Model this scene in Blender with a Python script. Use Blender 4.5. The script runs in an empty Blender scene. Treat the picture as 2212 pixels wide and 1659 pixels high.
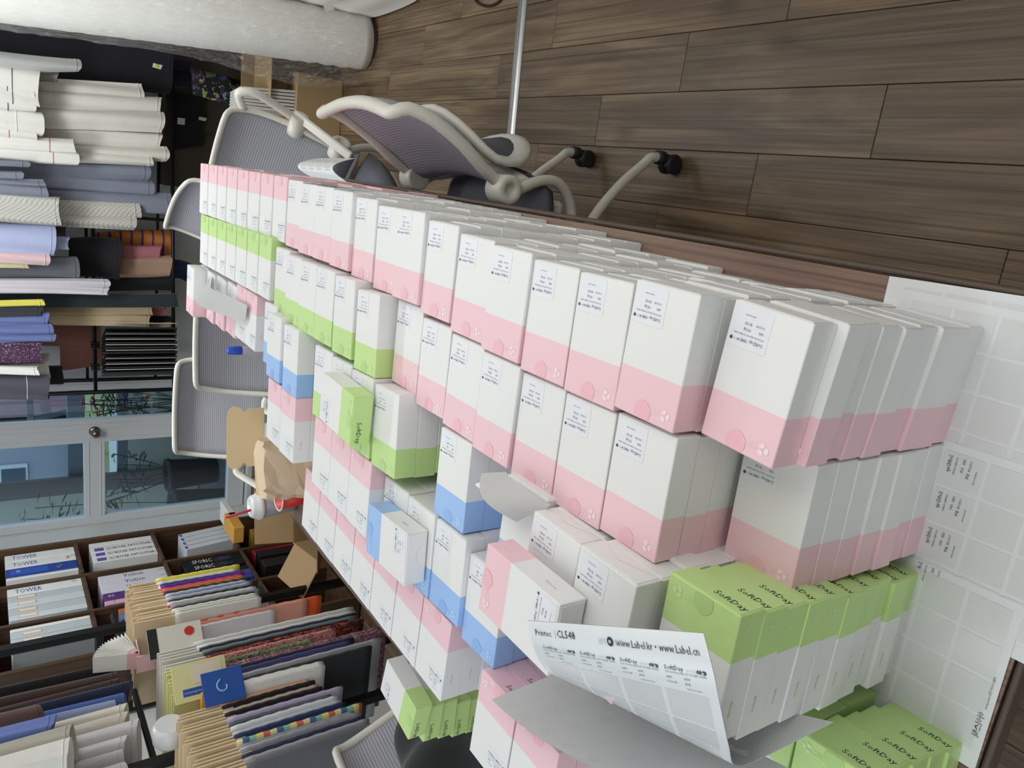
import bpy, bmesh, math, random
from mathutils import Vector, Matrix
random.seed(7)
SC = bpy.context.scene
COL = SC.collection
PI = math.pi

# ------------------------------------------------------------------ camera
CAM_H, FPX = 1.62, 1601.24
PITCH, ROLL, YAW = 0.61843569, 0.04575143, 0.30916195
def cam_axes():
    c, s = math.cos, math.sin
    r = Vector((c(YAW), s(YAW), 0)); fh = Vector((-s(YAW), c(YAW), 0)); u = Vector((0, 0, 1))
    f = fh * c(PITCH) - u * s(PITCH); d = -(fh * s(PITCH) + u * c(PITCH))
    return r * c(ROLL) + d * s(ROLL), -r * s(ROLL) + d * c(ROLL), f
AX_R, AX_D, AX_F = cam_axes()          # right, down, forward of the person holding the phone
cd = bpy.data.cameras.new('camera'); cam = bpy.data.objects.new('camera', cd); COL.objects.link(cam)
cd.sensor_width = 36.0; cd.lens = FPX / 2212 * 36.0; cd.clip_start = 0.02; cd.clip_end = 200
# the phone was held upright, the file is stored lying on its side
X_, Y_, Z_ = AX_D, AX_R, -AX_F
cam.matrix_world = Matrix(((X_.x, Y_.x, Z_.x, 0), (X_.y, Y_.y, Z_.y, 0), (X_.z, Y_.z, Z_.z, CAM_H), (0, 0, 0, 1)))
SC.camera = cam
def ray(x, y):
    return AX_R * ((1659 - y - 829.5) / FPX) + AX_D * ((x - 1106) / FPX) + AX_F
def at(x, y, X=None, Y=None, Z=None):
    """the point of the room seen at photo pixel (x, y) on a plane X=, Y= or Z="""
    d = ray(x, y)
    if Z is not None: t = (Z - CAM_H) / d.z
    elif Y is not None: t = Y / d.y
    else: t = X / d.x
    return d * t + Vector((0, 0, CAM_H))

# ------------------------------------------------------------------ light
w = bpy.data.worlds.new('World'); SC.world = w; w.use_nodes = True
nt = w.node_tree; nt.nodes.clear()
out = nt.nodes.new('ShaderNodeOutputWorld'); bg = nt.nodes.new('ShaderNodeBackground')
bg.inputs[0].default_value = (0.80, 0.90, 1.0, 1); bg.inputs[1].default_value = 1.5
nt.links.new(bg.outputs[0], out.inputs[0])
def area(name, loc, target, sx, sy, power, color):
    l = bpy.data.lights.new(name, 'AREA'); l.shape = 'RECTANGLE'; l.size = sx; l.size_y = sy
    l.energy = power; l.color = color
    o = bpy.data.objects.new(name, l); COL.objects.link(o); o.location = loc
    o.rotation_euler = (Vector(target) - Vector(loc)).to_track_quat('-Z', 'Y').to_euler()
    return o
LC = (0.955, 1.0, 1.0)
area('ceiling_lamp_light', (-0.9, 0.65, 2.52), (-0.9, 0.65, 0), 1.2, 2.8, 10.4, LC)
area('ceiling_lamp_light', (0.62, 2.3, 2.52), (0.20, 2.2, 0.6), 0.3, 3.2, 12, (1.0, 0.985, 0.955))
area('ceiling_lamp_light', (-0.55, 3.15, 2.52), (-0.5, 3.9, 0.4), 2.5, 0.5, 46, LC)
area('side_window_light', (-2.45, -0.1, 1.75), (-0.5, 0.9, 0.9), 2.0, 1.3, 9, (0.88, 0.96, 1.0))
area('back_fill_light', (-0.3, -1.05, 1.55), (-0.3, 1.5, 0.95), 2.6, 1.4, 2.5, (0.93, 0.98, 1.0))  # added fill before the solid back wall, brightens camera-facing carton sides
area('right_fill_light', (0.78, 0.85, 1.75), (-0.05, 1.0, 0.9), 2.0, 1.1, 17, (1.0, 0.955, 0.91))  # added warm fill at the solid right wall, lifts the aisle-side carton ends
SC.view_settings.view_transform = 'Standard'; SC.view_settings.look = 'None'
SC.view_settings.gamma = 1.0; SC.view_settings.use_curve_mapping = False
SC.view_settings.exposure = 0.0

# ------------------------------------------------------------------ materials
def lin(h):
    if isinstance(h, str):
        h = h.lstrip('#'); c = [int(h[i:i + 2], 16) / 255 for i in (0, 2, 4)]
        return tuple(((v + 0.055) / 1.055) ** 2.4 if v > 0.04045 else v / 12.92 for v in c) + (1,)
    return h
MATS = {}
def M(name, color='#808080', rough=0.5, metal=0.0, noise=0.0, nscale=30, bump=0.0, bscale=200, **kw):
    if name in MATS: return MATS[name]
    m = bpy.data.materials.new(name); m.use_nodes = True; MATS[name] = m
    t = m.node_tree; b = t.nodes['Principled BSDF']
    b.inputs['Base Color'].default_value = lin(color); b.inputs['Roughness'].default_value = rough
    b.inputs['Metallic'].default_value = metal
    if 'alpha' in kw: b.inputs['Alpha'].default_value = kw['alpha']
    if 'spec' in kw: b.inputs['Specular IOR Level'].default_value = kw['spec']
    if 'trans' in kw: b.inputs['Transmission Weight'].default_value = kw['trans']
    if 'sheen' in kw: b.inputs['Sheen Weight'].default_value = kw['sheen']
    if 'emit' in kw:
        b.inputs['Emission Color'].default_value = lin(color); b.inputs['Emission Strength'].default_value = kw['emit']
    tc = t.nodes.new('ShaderNodeTexCoord')
    if noise:
        n = t.nodes.new('ShaderNodeTexNoise'); n.inputs['Scale'].default_value = nscale; n.inputs['Detail'].default_value = 5
        mx = t.nodes.new('ShaderNodeMix'); mx.data_type = 'RGBA'; mx.blend_type = 'MULTIPLY'
        cr = t.nodes.new('ShaderNodeMapRange'); cr.inputs[3].default_value = 1 - noise; cr.inputs[4].default_value = 1 + noise
        t.links.new(tc.outputs['Object'], n.inputs['Vector']); t.links.new(n.outputs[0], cr.inputs[0])
        mx.inputs[0].default_value = 1; mx.inputs[6].default_value = lin(color)
        t.links.new(cr.outputs[0], mx.inputs[7]); t.links.new(mx.outputs[2], b.inputs['Base Color'])
    if bump:
        n2 = t.nodes.new('ShaderNodeTexNoise'); n2.inputs['Scale'].default_value = bscale; n2.inputs['Detail'].default_value = 4
        bp = t.nodes.new('ShaderNodeBump'); bp.inputs['Strength'].default_value = bump; bp.inputs['Distance'].default_value = 0.002
        t.links.new(tc.outputs['Object'], n2.inputs['Vector']); t.links.new(n2.outputs[0], bp.inputs['Height'])
        t.links.new(bp.outputs[0], b.inputs['Normal'])
    return m
def ramp(t, fac, stops):
    r = t.nodes.new('ShaderNodeValToRGB'); e = r.color_ramp.elements
    while len(e) < len(stops): e.new(0.5)
    for i, (p, c) in enumerate(stops): e[i].position = p; e[i].color = lin(c)
    t.links.new(fac, r.inputs[0]); return r.outputs[0]
def stripes(name, stops, axis='Z', scale=40, rough=0.8, interp='CONSTANT', distort=0.0, bump=0.0):
    """cloth with repeating stripes along an object axis"""
    if name in MATS: return MATS[name]
    m = M(name, '#888888', rough); t = m.node_tree; b = t.nodes['Principled BSDF']
    tc = t.nodes.new('ShaderNodeTexCoord'); wv = t.nodes.new('ShaderNodeTexWave')
    wv.wave_type = 'BANDS'; wv.bands_direction = axis; wv.wave_profile = 'SAW'
    wv.inputs['Scale'].default_value = scale; wv.inputs['Distortion'].default_value = distort
    t.links.new(tc.outputs['Object'], wv.inputs['Vector'])
    c = ramp(t, wv.outputs['Fac'], stops)
    c.node.color_ramp.interpolation = interp
    t.links.new(c, b.inputs['Base Color'])
    if bump:
        bp = t.nodes.new('ShaderNodeBump'); bp.inputs['Strength'].default_value = bump; bp.inputs['Distance'].default_value = 0.002
        t.links.new(wv.outputs['Fac'], bp.inputs['Height']); t.links.new(bp.outputs[0], b.inputs['Normal'])
    return m
def floral(name, stops, scale=40, rough=0.8):
    if name in MATS: return MATS[name]
    m = M(name, '#888888', rough); t = m.node_tree; b = t.nodes['Principled BSDF']
    tc = t.nodes.new('ShaderNodeTexCoord'); v = t.nodes.new('ShaderNodeTexVoronoi'); v.inputs['Scale'].default_value = scale
    n = t.nodes.new('ShaderNodeTexNoise'); n.inputs['Scale'].default_value = scale * 0.6
    mx = t.nodes.new('ShaderNodeMix'); mx.data_type = 'RGBA'; mx.inputs[0].default_value = 0.35
    t.links.new(tc.outputs['Object'], mx.inputs[6]); t.links.new(n.outputs['Color'], mx.inputs[7])
    t.links.new(tc.outputs['Object'], n.inputs['Vector']); t.links.new(mx.outputs[2], v.inputs['Vector'])
    sp = t.nodes.new('ShaderNodeSeparateColor'); t.links.new(v.outputs['Color'], sp.inputs[0])
    c = ramp(t, sp.outputs[0], stops); c.node.color_ramp.interpolation = 'CONSTANT'
    t.links.new(c, b.inputs['Base Color']); return m
def wood(name, c1, c2, c3, gscale=1.0, rough=0.55, axis='Y', rnd=True, knots=True, bump=0.15):
    """long-grained timber; each piece of it gets its own cut of the grain"""
    m = M(name, c1, rough); t = m.node_tree; b = t.nodes['Principled BSDF']; L = t.links
    tc = t.nodes.new('ShaderNodeTexCoord'); oi = t.nodes.new('ShaderNodeObjectInfo')
    mp = t.nodes.new('ShaderNodeMapping')
    sc = {'Y': (9, 0.9, 9), 'X': (0.9, 9, 9), 'Z': (9, 9, 0.9)}[axis]
    mp.inputs['Scale'].default_value = [v * gscale for v in sc]
    off = t.nodes.new('ShaderNodeVectorMath'); off.operation = 'SCALE'; off.inputs[0].default_value = (13.7, 7.3, 3.1)
    if rnd: L.new(oi.outputs['Random'], off.inputs['Scale'])
    add = t.nodes.new('ShaderNodeVectorMath'); L.new(tc.outputs['Object'], mp.inputs[0]); L.new(mp.outputs[0], add.inputs[0]); L.new(off.outputs[0], add.inputs[1])
    n1 = t.nodes.new('ShaderNodeTexNoise'); n1.inputs['Scale'].default_value = 1.3; n1.inputs['Detail'].default_value = 8; n1.inputs['Distortion'].default_value = 1.6
    L.new(add.outputs[0], n1.inputs['Vector'])
    mp2 = t.nodes.new('ShaderNodeMapping'); s2 = {'Y': (7, 0.5, 7), 'X': (0.5, 7, 7), 'Z': (7, 7, 0.5)}[axis]; mp2.inputs['Scale'].default_value = s2
    L.new(add.outputs[0], mp2.inputs[0])
    n2 = t.nodes.new('ShaderNodeTexNoise'); n2.inputs['Scale'].default_value = 2.2; n2.inputs['Detail'].default_value = 6; n2.inputs['Distortion'].default_value = 0.4
    L.new(mp2.outputs[0], n2.inputs['Vector'])
    base = ramp(t, n1.outputs[0], [(0.30, c3), (0.5, c1), (0.68, c2)])
    fine = ramp(t, n2.outputs[0], [(0.32, '#8a8a8a'), (0.5, '#e6e6e6'), (0.7, '#ffffff')])
    mu = t.nodes.new('ShaderNodeMix'); mu.data_type = 'RGBA'; mu.blend_type = 'MULTIPLY'; mu.inputs[0].default_value = 0.75
    L.new(base, mu.inputs[6]); L.new(fine, mu.inputs[7]); col = mu.outputs[2]
    if knots:
        mp3 = t.nodes.new('ShaderNodeMapping'); mp3.inputs['Scale'].default_value = (2.3, 1.3, 1) if axis == 'Y' else (1.3, 2.3, 1)
        off2 = t.nodes.new('ShaderNodeVectorMath'); L.new(tc.outputs['Object'], mp3.inputs[0])
        L.new(mp3.outputs[0], off2.inputs[0]); L.new(off.outputs[0], off2.inputs[1])
        v = t.nodes.new('ShaderNodeTexVoronoi'); v.inputs['Scale'].default_value = 1.0; v.voronoi_dimensions = '2D'
        L.new(off2.outputs[0], v.inputs['Vector'])
        k = ramp(t, v.outputs['Distance'], [(0.0, '#5c463a'), (0.03, '#8a7562'), (0.055, '#cfc6bc'), (0.10, '#ffffff')])
        m2 = t.nodes.new('ShaderNodeMix'); m2.data_type = 'RGBA'; m2.blend_type = 'MULTIPLY'; m2.inputs[0].default_value = 0.45
        L.new(col, m2.inputs[6]); L.new(k, m2.inputs[7]); col = m2.outputs[2]
    if rnd:
        mr = t.nodes.new('ShaderNodeMapRange'); mr.inputs[3].default_value = 0.88; mr.inputs[4].default_value = 1.1
        L.new(oi.outputs['Random'], mr.inputs[0])
        m3 = t.nodes.new('ShaderNodeMix'); m3.data_type = 'RGBA'; m3.blend_type = 'MULTIPLY'; m3.inputs[0].default_value = 1
        L.new(col, m3.inputs[6]); L.new(mr.outputs[0], m3.inputs[7]); col = m3.outputs[2]
    L.new(col, b.inputs['Base Color'])
    bp = t.nodes.new('ShaderNodeBump'); bp.inputs['Strength'].default_value = bump; bp.inputs['Distance'].default_value = 0.002
    L.new(n2.outputs[0], bp.inputs['Height']); L.new(bp.outputs[0], b.inputs['Normal'])
    return m

# ------------------------------------------------------------------ mesh building
_TXT = {}
def text_geo(body, size, spacing=1.0):
    k = (body, spacing)
    if k not in _TXT:
        c = bpy.data.curves.new('t', 'FONT'); c.body = body; c.size = 1; c.resolution_u = 1; c.space_character = spacing
        c.align_x = 'LEFT'; c.align_y = 'BOTTOM_BASELINE'
        o = bpy.data.objects.new('t', c); COL.objects.link(o); bpy.context.view_layer.update()
        me = bpy.data.meshes.new_from_object(o.evaluated_get(bpy.context.evaluated_depsgraph_get()))
        vs = [(v.co.x, v.co.y) for v in me.vertices]; fs = [tuple(p.vertices) for p in me.polygons]
        bpy.data.objects.remove(o); bpy.data.curves.remove(c); bpy.data.meshes.remove(me)
        _TXT[k] = (vs, fs, max([v[0] for v in vs] or [0]))
    vs, fs, wd = _TXT[k]
    return [(a * size, b * size) for a, b in vs], fs, wd * size
class MB:
    def __init__(s): s.bm = bmesh.new()
    def face(s, pts, mi=0, smooth=False):
        f = s.bm.faces.new([s.bm.verts.new(p) for p in pts]); f.material_index = mi; f.smooth = smooth; return f
    def raw(s, vs, fs, mi=0, smooth=False):
        bv = [s.bm.verts.new(v) for v in vs]; r = []
        for f in fs:
            try:
                q = s.bm.faces.new([bv[i] for i in f]); q.material_index = mi; q.smooth = smooth; r.append(q)
            except ValueError: pass
        return bv, r
    def box(s, c, d, mi=0, mat=None, bevel=0.0, seg=1, smooth=False):
        t = bmesh.new(); bmesh.ops.create_cube(t, size=1)
        for v in t.verts: v.co = Vector((v.co.x * d[0], v.co.y * d[1], v.co.z * d[2]))
        if bevel: bmesh.ops.bevel(t, geom=list(t.edges), offset=bevel, segments=seg, affect='EDGES', profile=0.5)
        s._join(t, mi, (Matrix.Translation(c) @ mat.to_4x4()) if mat else Matrix.Translation(c), smooth)
    def _join(s, t, mi, mx, smooth):
        t.verts.ensure_lookup_table(); t.verts.index_update()
        vs = [mx @ v.co for v in t.verts]
        s.raw(vs, [[v.index for v in f.verts] for f in t.faces], mi, smooth); t.free()
    def bar(s, a, b, w, h, mi=0, up=(0, 0, 1), bevel=0.0):
        a, b = Vector(a), Vector(b); d = b - a; z = d.normalized(); u = Vector(up)
        if abs(z.dot(u)) > 0.98: u = Vector((0, 1, 0))
        x = u.cross(z).normalized(); y = z.cross(x)
        mt = Matrix((x, y, z)).transposed()
        s.box((a + b) / 2, (w, h, d.length), mi, mt, bevel)
    def tube(s, pts, r, seg=10, mi=0, closed=False, caps=True, flat=1.0):
        pts = [Vector(p) for p in pts]; n = len(pts); rings = []; prev = None
        rr = r if isinstance(r, (list, tuple)) else [r] * n
        for i, p in enumerate(pts):
            if closed: t = (pts[(i + 1) % n] - pts[i - 1]).normalized()
            else: t = (pts[min(i + 1, n - 1)] - pts[max(i - 1, 0)]).normalized()
            if prev is None:
                u = Vector((0, 0, 1)) if abs(t.z) < 0.9 else Vector((1, 0, 0))
                x = u.cross(t).normalized()
            else:
                x = (prev - t * prev.dot(t)).normalized()
            y = t.cross(x); prev = x
            rings.append([s.bm.verts.new(p + (x * math.cos(2 * PI * k / seg) * flat + y * math.sin(2 * PI * k / seg)) * rr[i]) for k in range(seg)])
        m = n if closed else n - 1
        for i in range(m):
            a, b = rings[i], rings[(i + 1) % n]
            for k in range(seg):
                f = s.bm.faces.new((a[k], a[(k + 1) % seg], b[(k + 1) % seg], b[k])); f.smooth = True; f.material_index = mi
        if caps and not closed:
            for q in (rings[0][::-1], rings[-1]):
                f = s.bm.faces.new(q); f.material_index = mi
    def grid(s, rows, mi=0, smooth=True, closed=False):
        R = [[s.bm.verts.new(p) for p in r] for r in rows]
        for a, b in zip(R[:-1], R[1:]):
            n = len(a)
            for k in range(n if closed else n - 1):
                f = s.bm.faces.new((a[k], a[(k + 1) % n], b[(k + 1) % n], b[k])); f.smooth = smooth; f.material_index = mi
        return R
    def lathe(s, prof, c=(0, 0, 0), seg=20, mi=0, mat=None, smooth=True, cap=(True, True)):
        c = Vector(c); rows = []
        for r, z in prof:
            ring = []
            for k in range(seg):
                p = Vector((r * math.cos(2 * PI * k / seg), r * math.sin(2 * PI * k / seg), z))
                ring.append(c + (mat @ p if mat else p))
            rows.append(ring)
        R = s.grid(rows, mi, smooth, closed=True)
        for q, o in ((R[0][::-1], cap[0]), (R[-1], cap[1])):
            if o:
                f = s.bm.faces.new(q); f.material_index = mi
    def prism(s, outline, z0, z1, mi=0, mat=None):
        """outline in a plane, given thickness; mat places it"""
        mt = mat or Matrix.Identity(4); n = len(outline)
        a = [s.bm.verts.new(mt @ Vector((x, y, z0))) for x, y in outline]
        b = [s.bm.verts.new(mt @ Vector((x, y, z1))) for x, y in outline]
        fs = [s.bm.faces.new(a[::-1]), s.bm.faces.new(b)]
        for i in range(n): fs.append(s.bm.faces.new((a[i], a[(i + 1) % n], b[(i + 1) % n], b[i])))
        for f in fs: f.material_index = mi
    def text(s, body, size, o, r, u, mi=0, align='L', spacing=1.0, width=None):
        vs, fs, wd = text_geo(body, size, spacing); k = 1.0
        if width: k = width / max(wd, 1e-6); wd = width
        o, r, u = Vector(o), Vector(r).normalized(), Vector(u).normalized()
        sh = {'L': 0, 'C': -wd / 2, 'R': -wd}[align]
        s.raw([o + r * (a * k + sh) + u * (b * (1 if not width else 1)) for a, b in vs], fs, mi)
    def thick(s, t):
        bmesh.ops.recalc_face_normals(s.bm, faces=s.bm.faces)
        bmesh.ops.solidify(s.bm, geom=list(s.bm.faces), thickness=t)
    def mesh(s, name, mats, fix=True):
        if fix and len(s.bm.faces) < 60000: bmesh.ops.recalc_face_normals(s.bm, faces=s.bm.faces)
        me = bpy.data.meshes.new(name); s.bm.to_mesh(me); s.bm.free()
        for m in (mats if isinstance(mats, (list, tuple)) else [mats]): me.materials.append(m)
        return me
    def build(s, name, mats, parent=None, loc=None, rot=None, fix=True):
        o = bpy.data.objects.new(name, s.mesh(name, mats, fix)); COL.objects.link(o)
        if parent: o.parent = parent
        if loc: o.location = loc
        if rot: o.rotation_euler = rot
        return o
def tag(o, label, cat, group=None, kind=None):
    o['label'] = label; o['category'] = cat
    if group: o['group'] = group
    if kind: o['kind'] = kind
    return o
def struct(o, label=None):
    o['kind'] = 'structure'
    if label: o['label'] = label
    return o
def empty(name, loc=(0, 0, 0), rz=0.0):
    o = bpy.data.objects.new(name, None); COL.objects.link(o); o.location = loc; o.rotation_euler = (0, 0, rz); o.empty_display_size = 0.05
    return o
def inst(name, me, parent=None, loc=(0, 0, 0), rot=(0, 0, 0), scale=(1, 1, 1)):
    o = bpy.data.objects.new(name, me); COL.objects.link(o); o.location = loc; o.rotation_euler = rot; o.scale = scale
    if parent: o.parent = parent
    return o
ORD = ['first', 'second', 'third', 'fourth', 'fifth', 'sixth', 'seventh', 'eighth', 'ninth', 'tenth', 'eleventh', 'twelfth', 'thirteenth', 'fourteenth', 'fifteenth', 'sixteenth', 'seventeenth', 'eighteenth', 'nineteenth', 'twentieth', 'twenty-first', 'twenty-second', 'twenty-third', 'twenty-fourth', 'twenty-fifth', 'twenty-sixth', 'twenty-seventh', 'twenty-eighth', 'twenty-ninth', 'thirtieth']
def smooth_pts(pts, n=4):
    """Catmull-Rom through the points"""
    P = [Vector(p) for p in pts]; o = []
    for i in range(len(P) - 1):
        a, b, c, d = P[max(i - 1, 0)], P[i], P[i + 1], P[min(i + 2, len(P) - 1)]
        for k in range(n):
            t = k / n
            o.append(0.5 * ((2 * b) + (c - a) * t + (2 * a - 5 * b + 4 * c - d) * t * t + (3 * b - a - 3 * c + d) * t ** 3))
    o.append(P[-1]); return o

# ------------------------------------------------------------------ the room
XR, XL, YF, ZC = 0.80, -2.56, 5.32, 2.60
m_plank = wood('floor_plank_vinyl', '#756049', '#8c765b', '#5a4835', rough=0.42)
m_dark = M('under_floor', '#2a241f', 0.9)
m_wall = M('white_wall', '#d9d8d4', 0.8, noise=0.03, nscale=4, bump=0.1)
m_wallg = M('grey_blue_wall', '#d3dbe2', 0.75, noise=0.04, nscale=3)
m_frame = M('white_door_metal', '#d6dade', 0.35)
m_glass = M('window_glass', '#ffffff', 0.02, trans=1.0, spec=0.5)
_b = m_glass.node_tree; _gl = _b.nodes.new('ShaderNodeBsdfGlossy'); _tr = _b.nodes.new('ShaderNodeBsdfTransparent'); _mx = _b.nodes.new('ShaderNodeMixShader')
_tr.inputs[0].default_value = (0.70, 0.79, 0.85, 1); _gl.inputs['Roughness'].default_value = 0.02; _mx.inputs[0].default_value = 0.08
_b.links.new(_tr.outputs[0], _mx.inputs[1]); _b.links.new(_gl.outputs[0], _mx.inputs[2]); _b.links.new(_mx.outputs[0], _b.nodes['Material Output'].inputs[0])

floor = MB(); floor.box(((XR + XL) / 2, 2.2, -0.06), (XR - XL + 0.2, 6.6, 0.1)); floor = struct(floor.build('floor', m_dark), 'brown wood-look plank floor')
# vinyl planks, each its own board: 15.6 cm wide, ends shifted by a third
PW, PL = 0.156, 0.939
pm = MB(); pm.box((0, 0, -0.0045), (PW - 0.0012, PL - 0.0014, 0.009), bevel=0.0012); plank_me = pm.mesh('plank', m_plank)
k0 = {0: 1.268, 1: 0.968, 2: 1.58}
for k in range(-17, 6):
    x = 0.0215 + PW * (k + 0.5); w_ = PW
    j = k0[k % 3]; y = j - 3 * PL
    while y < 5.3:
        yc = y + PL / 2
        if yc > -0.9 and yc - PL / 2 < 5.3:
            L_ = min(PL, 5.3 - y); kk = x + PW / 2 > XR
            o = inst('plank', plank_me, floor, (x, y + L_ / 2, 0), scale=((XR - 0.002 - x + PW / 2) / PW if kk else 1, L_ / PL, 1))
            if kk: o.location.x = (x - PW / 2 + XR) / 2
        y += PL
c = MB(); c.box(((XR + XL) / 2, 2.2, ZC + 0.03), (XR - XL + 0.2, 6.6, 0.06)); struct(c.build('ceiling', m_wall))
r = MB(); r.box((XR + 0.05, 2.2, ZC / 2), (0.1, 6.6, ZC)); struct(r.build('wall_right', m_wall))
bb = MB(); bb.box((XR - 0.006, 2.2, 0.035), (0.012, 6.4, 0.07), bevel=0.003); struct(bb.build('baseboard_right', M('baseboard_white', '#c9c7c2', 0.5)))
# left wall with a big window beside the camera
lw = MB()
for y0, y1, z0, z1 in ((1.0, 5.4, 0, ZC), (-1.1, 1.0, 0, 0.95), (-1.1, 1.0, 2.35, ZC)):
    lw.box((XL - 0.05, (y0 + y1) / 2, (z0 + z1) / 2), (0.1, y1 - y0, z1 - z0))
struct(lw.build('wall_left', m_wall))
bw = MB(); bw.box(((XR + XL) / 2, -1.15, ZC / 2), (XR - XL + .2, .1, ZC)); struct(bw.build('wall_back', m_wall))
# far wall: grey panel wall right of the glazed door
fw = MB()
fw.box(((XR - 1.525) / 2, YF + 0.05, ZC / 2), (XR + 1.525, 0.1, ZC)); fw.box(((XL - 1.525) / 2, YF + 0.05, (ZC + 2.2) / 2), (abs(XL + 1.525), 0.1, ZC - 2.2))
struct(fw.build('wall_far', m_wallg))
bf = MB(); bf.box(((XR - 1.52) / 2, YF - 0.008, 0.06), (XR + 1.52, 0.016, 0.12), bevel=0.003); struct(bf.build('baseboard_far', M('baseboard_dark', '#2c2e33', 0.6)))

# glazed door and sidelight
door = empty('door_1', (0, 0, 0)); struct(door, 'white framed glazed door with round knob onto the balcony')
def fr(b, x0, x1, z0, z1, y=YF, d=0.06, bev=0.004): b.box(((x0 + x1) / 2, y + d / 2 - 0.03, (z0 + z1) / 2), (x1 - x0, d, z1 - z0), bevel=bev)
d = MB()
fr(d, -1.965, -1.835, 0.05, 2.15)
fr(d, -2.56, -2.50, 0.05, 2.15)
fr(d, -2.50, -1.965, 2.05, 2.15); fr(d, -2.50, -1.965, 0.05, 0.17); fr(d, -2.50, -1.965, 0.973, 1.098)
# bead lines of the stile and rail
for xx in (-1.93, -1.87): d.box((xx, YF - 0.032, 1.1), (0.004, 0.006, 2.0))
for zz in (1.0, 1.07): d.box((-2.23, YF - 0.032, zz), (0.53, 0.006, 0.004))
d.build('door_frame', m_frame, door)
for z0, z1 in ((0.17, 0.973), (1.098, 2.05)):
    g = MB(); g.box((-2.2325, YF + 0.005, (z0 + z1) / 2), (0.535, 0.006, z1 - z0)); g.build('pane', m_glass, door)
kn = MB(); ky = Matrix.Rotation(PI / 2, 4, 'X')
kn.lathe([(0.034, 0.0), (0.034, 0.006), (0.026, 0.012), (0.012, 0.016), (0.011, 0.04), (0.022, 0.046), (0.027, 0.056), (0.025, 0.07), (0.012, 0.077), (0.006, 0.078)], (-1.885, YF - 0.03, 1.035), 24, 0, ky.to_3x3())
kn.build('door_knob', M('brushed_nickel', '#8c8a86', 0.25, 1.0), door)
win = empty('window_1'); struct(win, 'fixed glass sidelight right of the balcony door')
d = MB()
fr(d, -1.60, -1.525, 0.0, 2.2); fr(d, -1.835, -1.80, 0.0, 2.2, d=0.05); fr(d, -1.80, -1.60, 2.1, 2.2); fr(d, -1.80, -1.60, 0.0, 0.16)
d.box((-1.562, YF - 0.033, 1.1), (0.005, 0.006, 2.1))
d.build('window_frame', m_frame, win)
g = MB(); g.box((-1.70, YF + 0.005, 1.13), (0.2, 0.006, 1.94)); g.build('pane', m_glass, win)
sl = MB(); sl.box((-2.05, YF - 0.01, 0.02), (1.03, 0.12, 0.04), bevel=0.004); struct(sl.build('trim_1', m_frame), 'white door sill')

# metal threshold strip across the aisle
ts = MB(); a = at(1131, 0, Z=0.0); b = at(1101, 330, Z=0.0); dx = (b - a).normalized(); nx = Vector((-dx.y, dx.x, 0))
a -= dx * 0.12; b += dx * 0.6
rows = []
for p in (a, b):
    rows.append([p + nx * 0.026 * math.cos(t) + Vector((0, 0, 0.001 + 0.011 * math.sin(t))) for t in [PI * i / 10 for i in range(11)]])
ts.grid(rows)
ts.face([rows[0][i] for i in range(11)]); ts.face([rows[1][10 - i] for i in range(11)])
for s_ in (-0.006, 0.006):
    ts.bar(a + nx * s_ + Vector((0, 0, 0.0125)), b + nx * s_ + Vector((0, 0, 0.0125)), 0.002, 0.0016)
tag(ts.build('floor_strip', M('worn_aluminium', '#b9babb', 0.32, 0.9, noise=0.15, nscale=12)), 'half-round aluminium strip lying across the plank floor of the aisle', 'floor strip')
cb = MB(); cb.tube(smooth_pts([at(1020, -12, Z=0.006), at(1030, 4, Z=0.006), at(1045, 12, Z=0.006), at(1062, 12, Z=0.006), at(1078, 3, Z=0.006), at(1090, -14, Z=0.006)], 5), 0.005, 8)
tag(cb.build('cable', M('black_cable', '#16161a', 0.5)), 'loop of black cable on the floor beside the right wall', 'cable')

# ------------------------------------------------------------------ balcony and street beyond the glass
bal = MB(); bal.box((-2.6, 6.2, -0.06), (4.6, 1.7, 0.1)); struct(bal.build('floor_balcony', M('balcony_tile', '#5b6167', 0.6, noise=0.1)))
ow = MB()
ow.box((-4.0, 6.95, 1.3), (2.0, 0.1, 2.6)); ow.box((-1.9, 6.95, 0.3), (2.2, 0.1, 0.6))
struct(ow.build('wall_balcony', M('balcony_cream', '#9aa092', 0.8, noise=0.05)))
pb = MB()
xa = at(0, 1082, Y=6.85).x; xb = at(0, 1046, Y=6.85).x
pb.box(((xa + xb) / 2, 6.86, 1.3), (xb - xa, 0.06, 2.6), bevel=0.004); struct(pb.build('trim_2', M('brown_post', '#54504e', 0.6)), 'brown window post on the balcony')
m_gf = M('grey_window_metal', '#59626a', 0.5)
wf = MB()
for x0, x1, z0, z1 in ((-3.0, -0.8, 0.6, 0.68), (-3.0, -0.8, 0.93, 1.06), (-0.86, -0.8, 0.6, 2.6), (-2.12, -2.02, 0.6, 2.6), (-3.0, -0.8, 2.2, 2.6)): wf.box(((x0 + x1) / 2, 6.93, (z0 + z1) / 2), (x1 - x0, 0.06, z1 - z0), bevel=0.004)
w2 = empty('window_2'); struct(w2, 'grey framed balcony window'); wf.build('window_frame', m_gf, w2)
# an outward tilted sash seen through the sidelight
ss = MB(); p = [at(62, 840, Y=7.0), at(175, 840, Y=7.0), at(177, 880, Y=7.25), at(66, 905, Y=7.25)]
for i in range(4): ss.bar(p[i], p[(i + 1) % 4], 0.05, 0.05, bevel=0.004)
ss.build('sash', m_gf, w2)
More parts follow.
